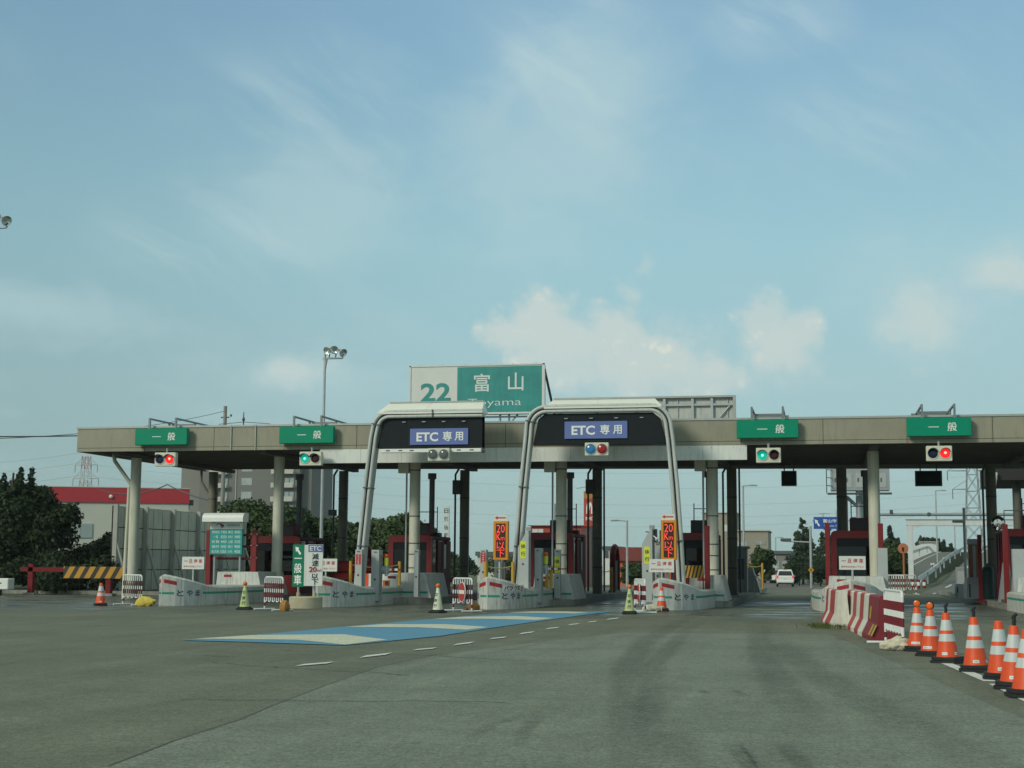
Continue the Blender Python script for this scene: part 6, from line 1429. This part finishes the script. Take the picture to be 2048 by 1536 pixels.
b = MB(); b.tube([(0, 0, 0), (0, 0, 3.9)], .06, 'galv', 8); b.box((-.25, 0, 3.3), (.5, .15, .12), 'cab_grey', bev=.02); single(b, 'camera_post', 'thin galvanised post with small head left of the orange machine', 'post', (at(1930, 1100, 68).x, 68, .1))
b = MB(); b.box((0, 0, .28), (.5, .35, .56), 'white_paint', bev=.03); b.box((0, 0, .58), (.4, .3, .06), 'sign_white', bev=.02); single(b, 'white_carton', 'crumpled white box at the foot of the galvanised post', 'box', (at(1938, 1100, 66).x, 66, .22))
t = thing('rear_gantry', 'dark second roof with white strut behind the right-edge column', 'canopy', (9.5, 75, 0))
b = MB(); a = at(1996, 943, 72); b.bx(a.x, a.x + 9, 72, 80, at(2020, 960, 72).z, at(2020, 920, 72).z, 'joint_dark'); b.build('roof', t, True)
b = MB(); q0 = at(1992, 945, 71.8); q1 = at(1983, 1010, 71.8); b.tube([q0, q1], .09, 'white_paint', 8); b.build('strut', t, True)
b = MB(); q = at(2034, 1000, 73); b.lathe([(.2, 0), (.2, 6)], 'beam_dark', 14, (q.x, 73, 0)); b.build('column', t, True)
b = MB(); q = at(2005, 1021, 71); b.tube([at(2008, 1060, 71), at(2008, 1021, 71), at(2050, 1021, 71)], .03, 'steel_dark', 6); b.build('handrail', t, True)
# white van
def van(loc, rz):
    t = thing('white_van', 'white van seen from behind with lit tail lamps on the road beyond', 'van', loc, rz)
    W2, Lh = .86, 2.15; sec = [(-Lh, .50, 1.02, .84, .80), (-Lh + .08, .35, 1.10, .86, .80), (-Lh + .30, .28, 1.62, .87, .66), (-Lh + .5, .27, 1.70, .87, .66), (.2, .27, 1.73, .87, .68), (1.0, .27, 1.45, .87, .70), (1.5, .27, 1.02, .86, .76), (2.0, .32, .92, .84, .74), (Lh, .45, .8, .78, .7)]
    b = MB(); rings = []
    for y, zb, zt_, w, wt in sec:
        zm = min(1.0, zt_ - .02); rings.append([(-w * .95, y, zb), (w * .95, y, zb), (w, y, (zb + zm) / 2), (w, y, zm), (wt, y, zt_ - .04), (wt - .08, y, zt_), (-wt + .08, y, zt_), (-wt, y, zt_ - .04), (-w, y, zm), (-w, y, (zb + zm) / 2)])
    k = 10
    for i in range(len(rings) - 1): b.add(rings[i] + rings[i + 1], [(j, (j + 1) % k, k + (j + 1) % k, k + j) for j in range(k)], 'van_white')
    b.add(rings[0], [tuple(range(k))], 'van_white'); b.add(rings[-1], [tuple(range(k))[::-1]], 'van_white'); b.build('body', t)
    b = MB(); b.quad((-.70, -Lh + .075, 1.12), (.70, -Lh + .075, 1.12), (.58, -Lh + .255, 1.56), (-.58, -Lh + .255, 1.56), 'dark_glass'); b.build('rear_window', t)
    for s in (-1, 1):
        b = MB(); b.box((s * .76, -Lh + .02, .98), (.16, .1, .26), 'tail_red', bev=.02); b.build('tail_lamp', t)
        b = MB(); b.box((s * .95, .75, 1.05), (.16, .1, .14), 'van_white', bev=.03); b.build('side_mirror', t)
        b = MB(); b.quad((s * .875, -1.5, 1.08), (s * .875, .5, 1.08), (s * .72, .4, 1.55), (s * .72, -1.4, 1.55), 'dark_glass'); b.build('side_window', t)
        for y in (-1.35, 1.35):
            b = MB(); b.lathe([(.0, -.1), (.2, -.1), (.3, -.09), (.31, 0), (.3, .09), (.2, .1), (0, .1)], 'tyre', 18, (s * .76, y, .31), 'X', mats=['rim', 'tyre', 'tyre', 'tyre', 'tyre', 'rim']); b.build('wheel', t)
    b = MB(); b.box((0, -Lh - .01, .52), (1.6, .14, .22), 'van_white', bev=.04); b.bx(-.7, .7, -Lh + .0, -Lh + .1, .28, .42, 'hazard_black'); b.build('bumper', t)
    b = MB(); b.box((0, -Lh - .005, .80), (.33, .02, .16), 'sign_white'); b.build('number_plate', t)
    b = MB(); b.bx(-.2, .2, -Lh + .33, -Lh + .40, 1.69, 1.73, 'tail_red'); b.build('brake_lamp', t)
    return t
p = at(1570, 1160, 152); van((p.x, 152, gz(152) + .004), rad(2))
p = at(1545, 1150, 185); c2 = van((p.x, 190, gz(190) + .004), rad(-14)); c2['label'] = 'small far car half hidden behind the white van'; c2['category'] = 'car'; c2.name = 'far_car'
# grass tuft by the barriers
rs = np.random.RandomState(5); n = 500; C = np.c_[rs.normal(.12, .25, n), rs.normal(34.9, .5, n), np.full(n, .05)]; h = rs.uniform(.03, .09, n)
a_ = np.c_[rs.normal(0, .02, n), rs.normal(0, .02, n), h]; b_ = np.c_[rs.uniform(-.01, .01, n), rs.uniform(-.01, .01, n), np.zeros(n)]
o = bpy.data.objects.new('grass', leaf_mesh('grass', C, a_, b_, 'leaf_grass', rs)); COL.objects.link(o); tag(o, 'short weeds sprouting at the foot of the concrete barriers', 'grass', kind='stuff')

# ------------------------------------------------------------------ thin summer haze
m = bpy.data.materials.new('haze'); m.use_nodes = True; t_ = m.node_tree; t_.nodes.clear()
v_ = t_.nodes.new('ShaderNodeVolumePrincipled'); v_.inputs['Color'].default_value = (.80, .88, .88, 1); v_.inputs['Density'].default_value = .00022; v_.inputs['Anisotropy'].default_value = .2
o_ = t_.nodes.new('ShaderNodeOutputMaterial'); t_.links.new(v_.outputs[0], o_.inputs['Volume']); MATS['haze'] = m
b = MB(); b.bx(-900, 900, -200, 900, -2.0, 48, 'haze'); tag(b.build('haze'), 'thin pale summer haze over the whole place', 'haze', kind='stuff')
